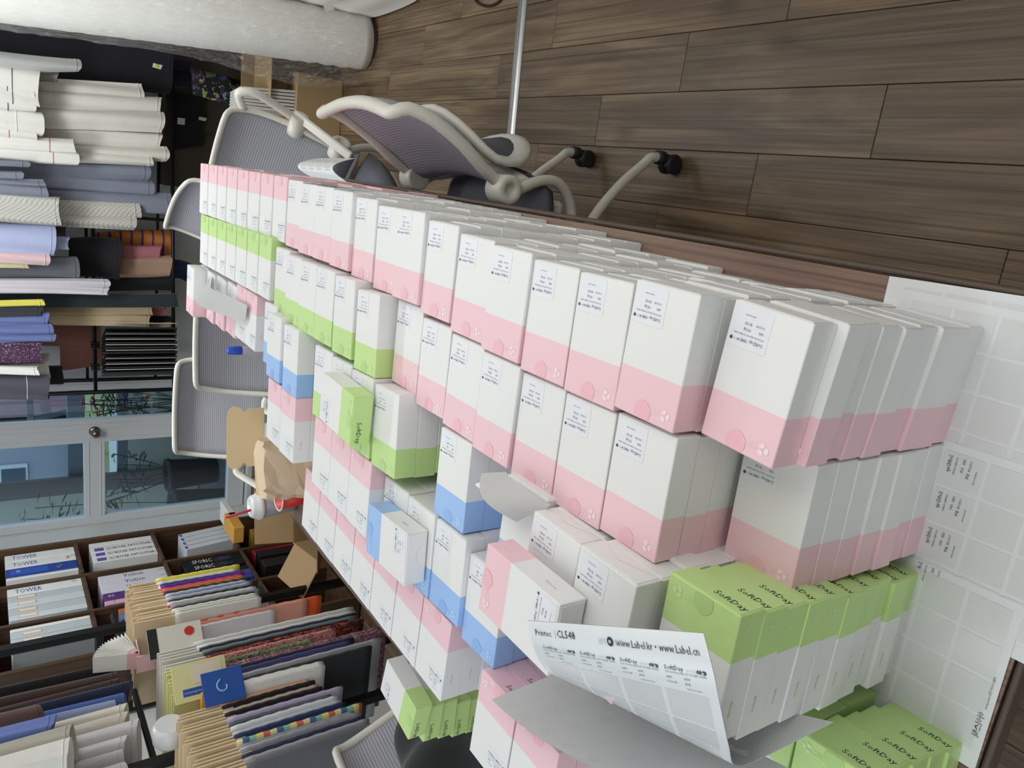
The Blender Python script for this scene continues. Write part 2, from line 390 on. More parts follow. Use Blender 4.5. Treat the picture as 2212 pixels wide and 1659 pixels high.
# houses across the street
def house(name, x0, x1, y, d, h, mat, label, win=None, wm=None):
    e = empty(name, ((x0 + x1) / 2, y + d / 2, -3)); b = MB(); b.box((0, 0, h / 2), (x1 - x0, d, h), bevel=0.02); b.build('wall', mat, e)
    b = MB(); b.box((0, 0, h + 0.1), (x1 - x0 + 0.3, d + 0.3, 0.2)); b.build('roof', M('roof_slab', '#707a80', 0.8), e)
    for wx, wz, ww, wh in (win or []):
        q = MB(); q.box((wx, -d / 2 - 0.02, wz), (ww, 0.06, wh), 0, bevel=0.01); o = q.build('window', wm, e)
        q = MB(); q.box((wx, -d / 2 - 0.055, wz), (ww * 0.82, 0.02, wh * 0.82)); q.build('pane', M('far_pane', '#3a4c5c', 0.2), o)
    return tag(e, label, 'building')
wm = M('far_window_frame', '#c9d2d8', 0.6)
house('apartment_building', -12.0, -6.2, 17, 5, 6.5, M('pale_blue_panel', '#95a0ac', 0.8, noise=0.05), 'pale blue panelled building seen through the door glass', [(-2.2, 5.2, 0.5, 1.0), (0.2, 5.2, 0.5, 1.0), (2.0, 4.2, 0.9, 0.5), (2.0, 5.4, 0.9, 0.5), (0.2, 3.4, 0.9, 0.8)], wm)
house('brick_building', -6.0, -1.5, 18, 5, 6.0, M('pink_brick', '#a88f98', 0.9, noise=0.1, nscale=9), 'pinkish brick house seen through the sidelight glass', [(-1.4, 4.6, 0.7, 1.0), (0.2, 4.6, 0.7, 1.0), (1.4, 4.6, 0.7, 1.0)], wm)
yl = MB(); yl.box((-7.2, 15.6, -.5), (8, 0.1, 1.6))
for i in range(17): yl.box((-11 + i * 0.45, 15.53, -.5), (0.03, 0.03, 1.6))
tag(yl.build('garden_wall', M('pale_green_wall', '#b3bf8c', 0.8)), 'pale green fence wall along the street outside', 'wall')
st = MB(); st.box((-6, 20, -1.66), (40, 26, 0.1)); struct(st.build('ground_street', M('street', '#8d969c', 0.9, noise=0.05)))
def car(name, x, y, label, colr):
    e = empty(name, (x, y, -1.6), 0.2); b = MB()
    b.prism([(-2, .25), (2, .25), (2.05, .7), (1.3, .85), (.7, 1.35), (-1.1, 1.35), (-1.75, .9), (-2.05, .8)], -.8, .8, 0, Matrix.Rotation(PI / 2, 4, 'X')); b.build('car_body', M(name + '_paint', colr, 0.3), e)
    b = MB(); b.prism([(1.15, .88), (.65, 1.28), (-1.0, 1.28), (-1.55, .9)], -.81, .81, 0, Matrix.Rotation(PI / 2, 4, 'X')); b.build('car_window', M('far_pane'), e)
    for sx in (-1.25, 1.25):
        b = MB(); b.lathe([(.32, -.82), (.32, .82)], (sx, 0, .32), 14, 0, Matrix.Rotation(PI / 2, 3, 'X')); b.build('wheel', M('tyre', '#1a1b1d', .8), e)
    return tag(e, label, 'car')
car('car', -5.55, 14.0, 'white car parked in the street outside the glass door', '#d4dbe0')
car('car', -5.0, 11.0, 'dark grey car parked beside the white car in the street', '#4c545c')
# potted plants on the balcony
m_leaf = M('dark_leaf', '#25382c', 0.5, noise=0.25, nscale=20); m_stem = M('plant_stem', '#3a4034', 0.7); m_pot = M('dark_pot', '#141a22', 0.45); m_red = M('red_petal', '#8c2733', 0.6)
def leaf(b, base, dr, ln, wd, mi=0):
    dr = Vector(dr).normalized(); sd = dr.cross(Vector((0, 0, 1)))
    if sd.length < 0.1: sd = Vector((1, 0, 0))
    sd.normalize(); base = Vector(base); dn = Vector((0, 0, -1))
    P = [(0, 0, 0), (.35, .5, -.02), (.7, .38, -.1), (1, 0, -.25)]
    l = [base + dr * ln * a + sd * wd * s_ + dn * ln * -h for a, s_, h in P]; r_ = [base + dr * ln * a - sd * wd * s_ + dn * ln * -h for a, s_, h in P]
    b.raw([l[0], l[1], l[2], l[3], r_[2], r_[1]], [(0, 1, 2, 3, 4, 5)], mi)
def plant(name, x, y, h, pr, ph, n, label, seed, red=0, spread=.35, lw_=.03, lo=.45):
    rn = random.Random(seed); e = empty(name, (x, y, 0))
    b = MB(); b.lathe([(pr * .8, 0.0), (pr, ph * .9), (pr * 1.06, ph * .92), (pr * 1.06, ph), (pr * .9, ph), (pr * .88, ph * .94)], seg=24); b.build('pot', m_pot, e)
    sb, lb, fb = MB(), MB(), MB()
    for i in range(n):
        a = rn.uniform(0, 2 * PI); tp = Vector((math.cos(a) * spread * rn.random(), math.sin(a) * spread * rn.random() * .5, h * rn.uniform(.75, 1)))
        b0 = Vector((math.cos(a) * pr * .4, math.sin(a) * pr * .4, ph * .9)); mid = b0.lerp(tp, .5) + Vector((rn.uniform(-.05, .05), 0, 0))
        P = smooth_pts([b0, mid, tp], 3); sb.tube(P, .004, 5)
        for q in range(9):
            t = rn.uniform(lo, 1); pt = b0.lerp(tp, t); aa = rn.uniform(0, 2 * PI)
            leaf(lb, pt, (math.cos(aa), math.sin(aa), rn.uniform(-.2, .5)), rn.uniform(.08, .16), lw_)
        if red and i < red:
            for q in range(9):
                aa = q * 2 * PI / 9; leaf(fb, tp, (math.cos(aa), math.sin(aa) * .6, .3), .07, .03)
    sb.build('stems', m_stem, e); o = lb.build('leaves', m_leaf, e); o['kind'] = 'stuff'
    if red: fb.build('flowers', m_red, e)
    else: fb.bm.free()
    tag(e, label, 'plant')
p1 = at(520, 1085, Y=5.95); plant('potted_plant', p1.x, 5.95, 1.45, .17, .42, 12, 'tall potted plant with thin bare stems and drooping leaves left of the door', 3, spread=.38, lo=.75)
p2 = at(520, 1010, Y=6.3); plant('potted_plant', p2.x, 6.3, .95, .13, .4, 7, 'potted plant with broad leaves behind the glass door beside the chair', 5, spread=.25)
p3 = at(480, 870, Y=6.1); plant('potted_plant', p3.x, 6.1, 1.1, .15, .35, 14, 'red flowering potted plant behind the sidelight glass', 8, red=4, spread=.3)
p4 = at(100, 1150, Y=6.4); plant('potted_plant', p4.x - .05, 6.4, 1.5, .12, .3, 5, 'spidery potted plant against the cream balcony wall', 11, spread=.3, lw_=.018, lo=.8)

# ------------------------------------------------------------------ the long table
TZ = 0.73
table = empty('conference_table', (-0.63, 1.35, 0))
tag(table, 'long wood-grain conference table with ribbed edge under the stacks of cartons', 'table')
def rrect(x0, x1, y0, y1, r, n=8):
    o = []
    for cx, cy, a0 in ((x1 - r, y0 + r, -PI / 2), (x1 - r, y1 - r, 0), (x0 + r, y1 - r, PI / 2), (x0 + r, y0 + r, PI)):
        for i in range(n + 1):
            a = a0 + PI / 2 * i / n; o.append((cx + r * math.cos(a), cy + r * math.sin(a)))
    return o
TX0, TX1, TY0, TY1 = -1.235, -0.03, 0.224, 2.47
oc = (0.63, -1.35)
def loc_o(pts): return [(x + oc[0], y + oc[1]) for x, y in pts]
m_top = wood('table_top_walnut', '#8e7466', '#9d8475', '#7d6457', gscale=1.2, rough=0.4, rnd=False, knots=False, bump=0.05)
b = MB(); b.prism(loc_o(rrect(TX0 + .006, TX1 - .006, TY0 + .006, TY1 - .006, .075)), TZ - .03, TZ); b.build('table_top', m_top, table)
b = MB()
for i, z in enumerate((-.0305, -.0245, -.0185, -.0125, -.0065)):
    ol = loc_o(rrect(TX0, TX1, TY0, TY1, .08))
    b.tube([(x, y, TZ + z + .003) for x, y in ol], .0042, 8, closed=True)
b.build('ribbed_edge', M('ribbed_edge_pvc', '#57493f', 0.5), table)
for sx in (-.52, .52):
    for sy in (-.82, .74):
        b = MB(); b.box((sx, sy, .35), (.06, .06, .70), bevel=.004); b.build('leg', M('table_leg_grey', '#8b8b88', .4, .3), table)
b = MB(); b.box((0, -.82, .66), (1.0, .03, .06)); b.box((0, .74, .66), (1.0, .03, .06)); b.box((-.52, -.04, .66), (.03, 1.5, .06)); b.box((.52, -.04, .66), (.03, 1.5, .06)); b.build('rail', M('table_leg_grey'), table)

# ------------------------------------------------------------------ the cartons
BL, BW, BT = 0.135, 0.0845, 0.0355
m_white = M('carton_white', '#e8e9e8', 0.42, spec=0.4)
BAND = {'pink': M('carton_pink', '#f0cad2', 0.42, spec=0.4), 'green': M('carton_green', '#c3e294', 0.42, spec=0.4), 'blue': M('carton_blue', '#9fc3f3', 0.42, spec=0.4)}
SPOT = {'pink': M('carton_pink_spot', '#f0bcc6', 0.4), 'green': M('carton_green_spot', '#b5d888', 0.4), 'blue': M('carton_blue_spot', '#90b9ee', 0.4)}
m_print = M('black_print', '#2a2d33', 0.6); m_pw = M('white_print', '#f2f1ee', 0.5); FAINT = {'pink': M('faint_pink', '#f6e0e5', 0.45), 'green': M('faint_green', '#cfe9a8', 0.45), 'blue': M('faint_blue', '#b9d5f7', 0.45)}; m_flap = M('carton_edge', '#e2e0da', 0.6)
m_stick = M('sticker_paper', '#e6e9ee', 0.36, spec=0.45); m_ink = M('sticker_ink', '#4a4f5a', 0.6); m_grey_print = M('grey_print', '#c3cad4', 0.6)
def carton_mesh(kind):
    """band at -X, sticker end at +X; fine print included"""
    b = MB(); t = bmesh.new(); bmesh.ops.create_cube(t, size=1)
    for v in t.verts: v.co = Vector((v.co.x * BL, v.co.y * BW, v.co.z * BT + BT / 2))
    bmesh.ops.bisect_plane(t, geom=list(t.verts) + list(t.edges) + list(t.faces), plane_co=(-BL / 2 + BL * .355, 0, 0), plane_no=(1, 0, 0))
    ed = [e for e in t.edges if len(e.link_faces) == 2 and e.link_faces[0].normal.dot(e.link_faces[1].normal) < .5]
    bmesh.ops.bevel(t, geom=ed, offset=.0009, segments=1, affect='EDGES')
    t.verts.index_update()
    for f in t.faces: b.raw([v.co.copy() for v in f.verts], [list(range(len(f.verts)))], 1 if f.calc_center_median().x < -BL / 2 + BL * .355 else 0)
    t.free(); bmesh.ops.remove_doubles(b.bm, verts=b.bm.verts, dist=1e-6)
    e = .0004
    # tuck flap of the sticker end, a little proud, with its notch
    b.box((BL / 2 + .0003, 0, BT * .5), (.0011, BW * .93, BT * .86), 0, bevel=.0003)
    b.raw([(BL / 2 + .0011, -BW * .44, BT * .09), (BL / 2 + .0011, BW * .05, BT * .55), (BL / 2 + .0011, BW * .46, BT * .12), (BL / 2 + .0011, BW * .05, BT * .52)], [(0, 1, 2, 3)], 3)
    b.box((-BL / 2 - .0002, 0, BT * .5), (.0009, BW * .95, BT * .9), 1, bevel=.0003)
    # thumb-notch spot and three-petal mark on the band
    z = BT + e; cx, cy = -BL / 2 + .0085, BW * .02
    b.raw([(max(cx + .0115 * math.cos(a), -BL / 2 + .001), cy + .0115 * math.sin(a), z) for a in [2 * PI * i / 18 for i in range(18)]], [list(range(18))], 2)
    mx_, my_ = -BL / 2 + .013, -BW / 2 + .0135
    for k in range(3):
        a0 = 2 * PI * k / 3 + .5; px, py = mx_ + .0038 * math.cos(a0), my_ + .0038 * math.sin(a0); r = []
        for i in range(10):
            q = 2 * PI * i / 10; u, v = .0026 * math.cos(q), .0034 * math.sin(q)
            r.append((px + u * math.cos(a0) - v * math.sin(a0), py + u * math.sin(a0) + v * math.cos(a0), z))
        b.raw(r, [list(range(10))], 6)
    for i in range(3): b.box((mx_ - .002 + .0022 * i, my_ + .014 + .004 * (i % 2), z), (.0004, .012, .0002), 6)
    # name on the band end, faint marks along the side
    b.text('SoftDay', .0115, (-BL / 2 - .0009, BW * .02, BT * .72), (0, 1, 0), (0, 0, -1), 4)
    b.text('we', .0085, (-BL * .40, BW / 2 + e, BT * .62), (1, 0, 0), (0, 0, -1), 5)
    b.text('weee', .0085, (BL * .17, BW / 2 + e, BT * .62), (1, 0, 0), (0, 0, -1), 1)
    return b.mesh('carton_' + kind, [m_white, BAND[kind], SPOT[kind], m_flap, m_print, m_pw, FAINT[kind]], fix=False)
CM = {k: carton_mesh(k) for k in BAND}
def sticker_mesh(size_word, color_word):
    b = MB(); x0, x1 = BL / 2 - .0415, BL / 2 - .003; y0, y1 = -BW * .04, BW / 2 - .003
    ol = rrect(x0, x1, y0, y1, .003, 4); b.prism(ol, BT + .0001, BT + .00035)
    z = BT + .00055; R_, U_ = (0, 1, 0), (-1, 0, 0); w_ = y1 - y0
    def T(s, size, dx, dy, mi=1, **k): b.text(s, size, (x0 + dx, y0 + dy, z), R_, U_, mi, **k)
    T('SoftDay', .0047, .0092, .004)
    ol = rrect(x0 + .006, x0 + .0085, y0 + w_ * .50, y0 + w_ * .70, .0012, 3)
    b.tube([(x, y, z) for x, y in ol], .00012, 4, 1, closed=True)
    b.box((x0 + .0072, y0 + w_ * .60, z), (.0007, w_ * .13, .0002), 1)
    for i in range(3):
        cx, cy = x0 + .007, y0 + w_ * (.74 + .05 * i)
        b.raw([(cx + .0012 * math.cos(a), cy + .0007 * math.sin(a), z) for a in [2 * PI * q / 8 for q in range(8)]] , [list(range(8))], 1 if i < 1 else 2)
    b.raw([(x0 + .007 + .0018 * math.cos(a), y0 + w_ * .93 + .0018 * math.sin(a), z) for a in [2 * PI * q / 12 for q in range(12)]], [list(range(12))], 1)
    T('당신의 보드라운 일상을 위한 가장 특별한 위생백지', .0018, .0135, .004, width=w_ * .80)
    T('SIZE', .0029, .0190, .006); T(size_word, .0032, .0190, .020)
    T('COLOR', .0029, .0245, .006); T(color_word, .0032, .0245, .020)
    T('MADE IN KOREA', .0016, .0315, .018)
    return b.mesh('sticker', [m_stick, m_ink, m_grey_print], fix=False)
STK = {'pink': sticker_mesh('미디움', '화이트'), 'green': sticker_mesh('라지', '로즈'), 'blue': sticker_mesh('소형', '블랙')}

STUFF = MB()                                        # cartons buried inside the stacks
COLN = {'pink': 'pink-ended', 'green': 'green-ended', 'blue': 'blue-ended'}
FROMTOP = ['top', 'second', 'third', 'fourth', 'fifth', 'sixth', 'seventh', 'eighth', 'ninth', 'tenth', 'eleventh']
def carton(kind, x, y, z, rz, tz=BT, sticker=False, label='', group=None, tilt=None):
    o = inst('carton', CM[kind], None, (x, y, z), (0, 0, rz) if tilt is None else (tilt[0], tilt[1], rz), (1, 1, tz / BT))
    tag(o, label, 'box', group)
    if sticker: inst('label_sticker', STK[kind], o)
    return o
def stack(kind, x, y, ztop, n, rot, where, rowname, show=1, flip=False, fan=0.0, lean=(0, 0), seed=None):
    """n cartons lying flat on each other; the upper `show` of them one by one, the buried rest joined"""
    rn = random.Random(seed if seed is not None else int((x * 977 + y * 7919) * 1000))
    t = (ztop - TZ - .0005) / n
    for i in range(n):                               # i = 0 is the top one
        z = TZ + .0005 + t * (n - 1 - i)
        jx, jy, jr = ((0, 0, 0) if i == 0 else (rn.uniform(-.0025, .0025), rn.uniform(-.0007, .0007) - (fan * rn.random() if fan else 0), rn.uniform(-.005, .005) * (2 if fan else 1)))
        X, Y, R_ = x + jx + lean[0] * i, y + jy + lean[1] * i, math.radians(rot) + (PI if flip else 0) + jr
        if i < show:
            lab = f'{COLN[kind]} carton, {FROMTOP[i]} {"one " if i == 0 else "from top "}of {where} {rowname}'
            carton(kind, X, Y, z, R_, t * .992, i == 0, lab, 'stacked gift cartons')
        else:
            mt = Matrix.Translation((X, Y, z)) @ Matrix.Rotation(R_, 4, 'Z')
            mi = {'pink': 1, 'green': 2, 'blue': 3}[kind]; xb = -BL / 2 + BL * .355
            for xa, xc, m_ in ((-BL / 2, xb, mi), (xb, BL / 2, 0)):
                P = [mt @ Vector((px, py, pz)) for pz in (0.0002, t - .0004) for px, py in ((xa, -BW / 2), (xc, -BW / 2), (xc, BW / 2), (xa, BW / 2))]
                STUFF.raw(P, [(0, 1, 2, 3), (4, 5, 6, 7), (0, 1, 5, 4), (1, 2, 6, 5), (2, 3, 7, 6), (3, 0, 4, 7)], m_)
def nth(i): return ORD[i] + ' stack'
# row along the aisle edge of the table: 14 stacks label end out, then 8 turned round
rowR = [(-.137, .400, 1.050, 9, -3.6), (-.135, .496, 1.081, 10, -.8), (-.141, .584, 1.079, 10, .6), (-.140, .671, 1.079, 10, .6), (-.135, .757, 1.083, 10, .1), (-.131, .844, 1.080, 10, -.2), (-.122, .931, 1.083, 10, .4), (-.114, 1.018, 1.089, 10, 1.2), (-.116, 1.105, 1.082, 10, 1.4), (-.110, 1.191, 1.085, 10, 1.1), (-.105, 1.277, 1.092, 10, 1.0), (-.104, 1.363, 1.092, 10, 1.2), (-.105, 1.449, 1.091, 10, 1.5), (-.103, 1.536, 1.088, 10, .6)]
for i, (x, y, z, n, r) in enumerate(rowR):
    stack('pink', x, y, z, n, r, nth(i), 'in the aisle row from the camera', show=n, fan=.012 if i == 0 else 0)
for i in range(8): stack('pink', -.100 - .0006 * i, 1.624 + .0868 * i, 1.090 + .002 * i, 10, .4, nth(i), 'in the turned far aisle row from the camera', show=1, flip=True)
# second row
rowS = [(-.280, .402, .975, 7, 1.4), (-.276, .495, 1.073, 10, .7), (-.280, .582, 1.073, 10, 1.2), (-.280, .670, 1.072, 10, 1.1), (-.275, .757, 1.077, 10, .2), (-.271, .844, 1.075, 10, -.2), (-.266, .931, 1.075, 10, 1.2), (-.255, 1.018, 1.075, 10, .6)]
for i, (x, y, z, n, r) in enumerate(rowS): stack('pink', x, y, z, n, r, nth(i), 'in the second row from the camera', show=n if i == 0 else 1, fan=.009 if i == 0 else 0)
rowg = [(-.255, 1.111, 1.103, 3.4), (-.247, 1.199, 1.108, 2.6), (-.246, 1.287, 1.109, 1.4), (-.248, 1.376, 1.108, 1.9), (-.249, 1.465, 1.106, 1.7), (-.246, 1.560, 1.098, 1.0)]
for i, (x, y, z, r) in enumerate(rowg): stack('green', x, y, z, 10, r, nth(i), 'in the second row from the camera', show=2 if i == 0 else 1)
for i in range(7): stack('green', -.232 - .0018 * i, 1.662 + .0915 * i, 1.104, 10, .6, nth(i), 'in the turned far second row from the camera', flip=True)
# third row
stack('pink', -.411, .471, 1.121, 11, -1.6, 'near stack', 'in the third row', show=3)
stack('pink', -.417, .567, 1.110, 11, -1.8, 'next stack', 'in the third row', show=2)
stack('blue', -.410, .657, 1.085, 10, .0, 'near stack', 'in the third row', show=2)
stack('blue', -.410, .752, .980, 7, 1.0, 'low stack', 'in the third row')
stack('blue', -.412, .847, 1.072, 10, 2.0, 'stack under the curled slip', 'in the third row', show=3)
stack('green', -.398, .925, .945, 6, 1.5, 'low stack', 'in the third row')
for i, (y, z, r) in enumerate(((1.012, 1.103, 4.0), (1.101, 1.106, 3.5), (1.189, 1.106, 3.0), (1.276, 1.106, 2.5))): stack('green', -.392, y, z, 10, r, nth(i), 'in the third row', show=4 if i == 0 else 1)
for i, (x, y, z) in enumerate(((-.384, 1.422, 1.118), (-.378, 1.510, 1.124), (-.372, 1.598, 1.104))): stack('blue', x, y, z, 11, 2.6, nth(i), 'in the far third row', show=2 if i == 0 else 1)
for i in range(2): stack('pink', -.382, 1.797 + .088 * i, 1.088, 10, -.4, nth(i), 'in the turned far third row', show=2 if i == 0 else 1, flip=True)
for i in range(3): stack('pink', -.392, 1.977 + .087 * i, 1.086 + .006 * i, 10, -2, nth(i), 'at the far end of the third row')
stack('pink', -.391, 2.240, 1.131, 11, -1.2, 'last stack', 'at the far table end', show=2)
# fourth row
for i, (y, z) in enumerate(((.740, 1.066), (.826, 1.075), (.912, 1.078), (.998, 1.078))): stack('blue', -.566 if i == 0 else -.550, y, z, 10, 1.6, nth(i), 'in the fourth row from the camera', show=4 if i == 0 else 2 if i == 3 else 1)
for i in range(3): stack('pink', -.529, 1.086 + .0865 * i, 1.104, 10, .9, nth(i), 'in the turned fourth row from the camera', show=2 if i == 0 else 1, flip=True)
stack('pink', -.525, 1.330, .98, 7, 1, 'low stack', 'in the fourth row')
for i in range(2): stack('pink', -.519, 1.414 + .087 * i, 1.119, 11, 2.4, nth(i), 'in the far fourth row', show=2 if i == 0 else 1, flip=True)
for i, (y, n) in enumerate(((.653, 6), (.562, 6))): stack('blue', -.566, y, TZ + BT * n, n, 0, nth(i), 'hidden in the fourth row', show=0)
# fifth row along the window side
for i in range(7): stack('pink', -.692 + .0013 * i, .845 + .0882 * i, 1.072, 10, -1.8, nth(i), 'in the window row from the camera', show=3 if i == 0 else 1, flip=True)
for i in range(3): stack('pink', -.702, .664 - .088 * i, 1.078 if i < 2 else .90, 10 if i < 2 else 5, -1.2, nth(i), 'in the near window row', show=2 if i == 0 else 1, flip=True)
# green stacks at the near end
stack('green', -.397, .374, 1.090, 10, 0.5, 'stack', 'beside the curled sheet', show=10, flip=True, fan=.010, lean=(-.0040, .0016))
stack('green', -.586, .300, .911, 5, 3.0, 'nearest stack', 'on the label sheets', show=5, flip=True, lean=(-.004, -.003))
stack('green', -.600, .391, .905, 5, 1.0, 'middle stack', 'under the curled sheet', flip=True)
stack('green', -.602, .479, .905, 5, 1.0, 'rear stack', 'under the curled sheet', flip=True)
stack('green', -.745, .302, .905, 5, 1.0, 'left stack', 'under the curled sheet', flip=True)
# green stack set endwise at the window edge
rn = random.Random(4); EB = [(-1.011, 1.115, 80), (-1.045, 1.128, 88), (-1.06, 1.135, 92), (-1.075, 1.142, 90), (-1.085, 1.148, 91), (-1.09, 1.158, 90), ]
for i, (x, y, r) in enumerate(EB):
    carton('green', x, y, TZ + .0005 + .0392 * (5 - i), math.radians(r), .0385, i == 0, f'green-ended carton, {FROMTOP[i]} {"one " if i == 0 else "from top "}of the endwise stack at the window edge', 'stacked gift cartons')
# loose cartons lying crosswise on top
carton('green', -.385, 1.118, 1.1075, math.radians(88.5), BT, True, 'green-ended carton lying crosswise on top of the green stacks', None)
carton('blue', -.556, .948, 1.0795, math.radians(-86), BT, True, 'blue-ended carton lying crosswise on top of the blue stacks', None)
carton('pink', -.432, .556, 1.1225, math.radians(-91), BT, True, 'pink-ended carton lying crosswise beside the curled label sheet', None)
so = STUFF.build('buried_cartons', [m_white, BAND['pink'], BAND['green'], BAND['blue']])
tag(so, 'pink, green and blue ended cartons buried inside the stacks on the table', 'boxes', kind='stuff')

# ------------------------------------------------------------------ label sheets
m_sheet = M('label_sheet_white', '#f0f3f6', 0.28, spec=0.5); m_cell = M('label_cell_gloss', '#e6e8e9', 0.16, spec=0.6); m_back = M('sheet_back_grey', '#c6c6c6', 0.7)
m_ghost = M('ghost_print', '#b4b6b8', 0.7)
for m_ in (m_sheet, m_back, m_cell):                       # light passes through thin paper
    t_ = m_.node_tree; p_ = t_.nodes['Principled BSDF']; tl_ = t_.nodes.new('ShaderNodeBsdfTranslucent'); mx_ = t_.nodes.new('ShaderNodeMixShader')
    mx_.inputs[0].default_value = .10; tl_.inputs[0].default_value = (.9, .92, .93, 1)
    t_.links.new(p_.outputs[0], mx_.inputs[1]); t_.links.new(tl_.outputs[0], mx_.inputs[2]); t_.links.new(mx_.outputs[0], t_.nodes['Material Output'].inputs[0])
class Sheet:
    """a paper surface p(u, v): u across, v along, both in metres"""
    def __init__(s, f, wd, ln): s.f, s.w, s.l, s.b = f, wd, ln, MB()
    def nrm(s, u, v):
        e = .0015; a = s.f(u + e, v) - s.f(u - e, v); c = s.f(u, v + e) - s.f(u, v - e); return a.cross(c).normalized()
    def skin(s, nu=6, nv=28, t=.0004, mf=0, mb=1):
        for side, mi in ((1, mf), (-1, mb)):
            s.b.grid([[s.f(s.w * i / nu, s.l * j / nv) + s.nrm(s.w * i / nu, s.l * j / nv) * t * side for i in range(nu + 1)] for j in range(nv + 1)], mi)
    def patch(s, u0, u1, v0, v1, mi, off, n=5):
        s.b.grid([[s.f(u0 + (u1 - u0) * i / n, v0 + (v1 - v0) * j / n) + s.nrm(u0 + (u1 - u0) * i / n, v0 + (v1 - v0) * j / n) * off for i in range(n + 1)] for j in range(n + 1)], mi)
    def text(s, body, size, u, v, mi, off, turn=0, width=None, align='L'):
        vs, fs, wd = text_geo(body, size); k = (width / wd) if width else 1; sh = {'L': 0, 'C': -wd * k / 2, 'R': -wd * k}[align]
        P = []
        for a, b_ in vs:
            a = a * k + sh
            q = ((u + a, v - b_), (u - b_ , v - a), (u - a, v + b_), (u + b_, v + a))[turn]
            P.append(s.f(*q) + s.nrm(*q) * off)
        s.b.raw(P, fs, mi)
    def cells(s, u0, v0, cw, ch, gu, gv, nu, nv, mi, off, skip=()):
        for i in range(nu):
            for j in range(nv):
                if (i, j) in skip: continue
                s.patch(u0 + i * (cw + gu), u0 + i * (cw + gu) + cw, v0 + j * (ch + gv), v0 + j * (ch + gv) + ch, mi, off, 3)
def crv(P, t):
    """t in 0..1 along Catmull-Rom control points"""
    n = len(P) - 1; x = min(max(t, 0), .99999) * n; i = int(x); k = x - i
    a, b, c, d = P[max(i - 1, 0)], P[i], P[i + 1], P[min(i + 2, n)]
    return 0.5 * ((2 * b) + (c - a) * k + (2 * a - 5 * b + 4 * c - d) * k * k + (3 * b - a - 3 * c + d) * k ** 3)
def V(*a): return Vector(a)
def even(P, n=60):
    """re-space control points to equal arc length; returns points and length"""
    Q = [crv(P, i / 400) for i in range(401)]; L = [0]
    for a, b in zip(Q[:-1], Q[1:]): L.append(L[-1] + (b - a).length)
    o, k = [], 0
    for i in range(n + 1):
        d = L[-1] * i / n
        while k < 399 and L[k + 1] < d: k += 1
        o.append(Q[k].lerp(Q[k + 1], (d - L[k]) / max(L[k + 1] - L[k], 1e-9)))
    return o, L[-1]
# flat sheets spread at the near end, their ends hanging over the ribbed edge
def flat_sheet(x0, y0, ang, wd, ln, z, edge_y=TY0 - .004, rad=.03):
    ca, sa = math.cos(ang), math.sin(ang)
    def f(u, v):
        x = x0 - u * ca + v * sa; y = y0 - v * ca - u * sa
        o = edge_y - y
        if o <= 0: return V(x, y, z)
        a = min(o / rad, 1.15)
        dz = -rad * (1 - math.cos(a)); yy = edge_y - rad * math.sin(a); r_ = o - a * rad
        return V(x, yy - max(r_, 0) * math.cos(1.15), z + dz - max(r_, 0) * math.sin(1.15))
    return Sheet(f, wd, ln)
def printed_rows(s, off, rows, colw, u0, v0, pitch):
    for j in range(rows):
        v = v0 + j * pitch
        s.text('당신의 보드라운 일상을 위한 가장 특별한', .0021, u0, v, 2, off, 3)
specs = [(-.036, .470, .02, .195, .31, TZ + .0007, 'upper right label sheet of cut blank stickers lying at the table corner'),
         (-.048, .455, -.01, .195, .30, TZ + .0012, 'blank label sheet lying on another at the table corner'),
         (-.205, .375, .01, .205, .26, TZ + .0018, 'label sheet with size and color text lying at the front table edge'),
         (-.352, .405, .02, .205, .170, TZ + .0024, 'lower label sheet with grey empty sticker cells at the front table edge')]
for i, (x, y, a, wd, ln, z, lab) in enumerate(specs):
    s = flat_sheet(x, y, a, wd, ln, z); s.skin(6, 40, .0003)
    cw, ch = (.040, .044)
    s.cells(.010, .020, cw, ch, .0045, .0045, 4, 3 if i == 3 else 5, 3, .0007)
    if i == 2:
        for k in range(4):
            u = .014 + k * .0445
            s.text('SoftDay', .0062, u, .030, 2, .0012); s.text('가장 특별한 위생백지', .0024, u, .036, 2, .0012)
            s.text('SIZE   라지', .0036, u, .044, 2, .0012); s.text('COLOR  블랙', .0036, u, .051, 2, .0012); s.text('MADE IN KOREA', .002, u + .01, .058, 2, .0012)
    if i == 3: s.text('아이스틱', .0085, .150, .164, 2, .0012, align='C'); s.text('라벨과 스티커 전문 www.Label.kr', .003, .130, .164, 2, .0012, align='R')
    tag(s.b.build('label_sheet', [m_sheet, m_back, m_print, m_cell], fix=False), lab, 'paper')
# big curled sheet
far_ = [at(1140, 1340, Z=1.225), at(1150, 1388, Z=1.215), at(1166, 1428, Z=1.185), at(1186, 1452, Z=1.145), at(1215, 1462, Z=1.085), at(1260, 1462, Z=1.02), at(1330, 1455, Z=.96)]
near_ = [at(1520, 1368, Z=1.185), at(1540, 1445, Z=1.180), at(1556, 1525, Z=1.150), at(1574, 1610, Z=1.105), at(1588, 1652, Z=1.040), at(1640, 1640, Z=.99), at(1800, 1560, Z=.945)]
far_, lf_ = even(far_); near_, ln_ = even(near_)
def fc(u, v):
    t = v / .30; return crv(far_, t).lerp(crv(near_, t), u / .205)
s = Sheet(fc, .205, .30); s.skin(8, 36, .0004)
s.nrm_sign = 1
sg = 1 if s.nrm(.1, .05).z > 0 else -1
off = .0009 * sg
s.text('Printec', .0075, .008, .012, 2, off); s.text('|', .0085, .034, .012, 4, off); s.text('CL548', .0088, .037, .012, 2, off)
s.text('급지', .0055, .088, .013, 4, off); s.text('방향', .0055, .107, .013, 4, off)
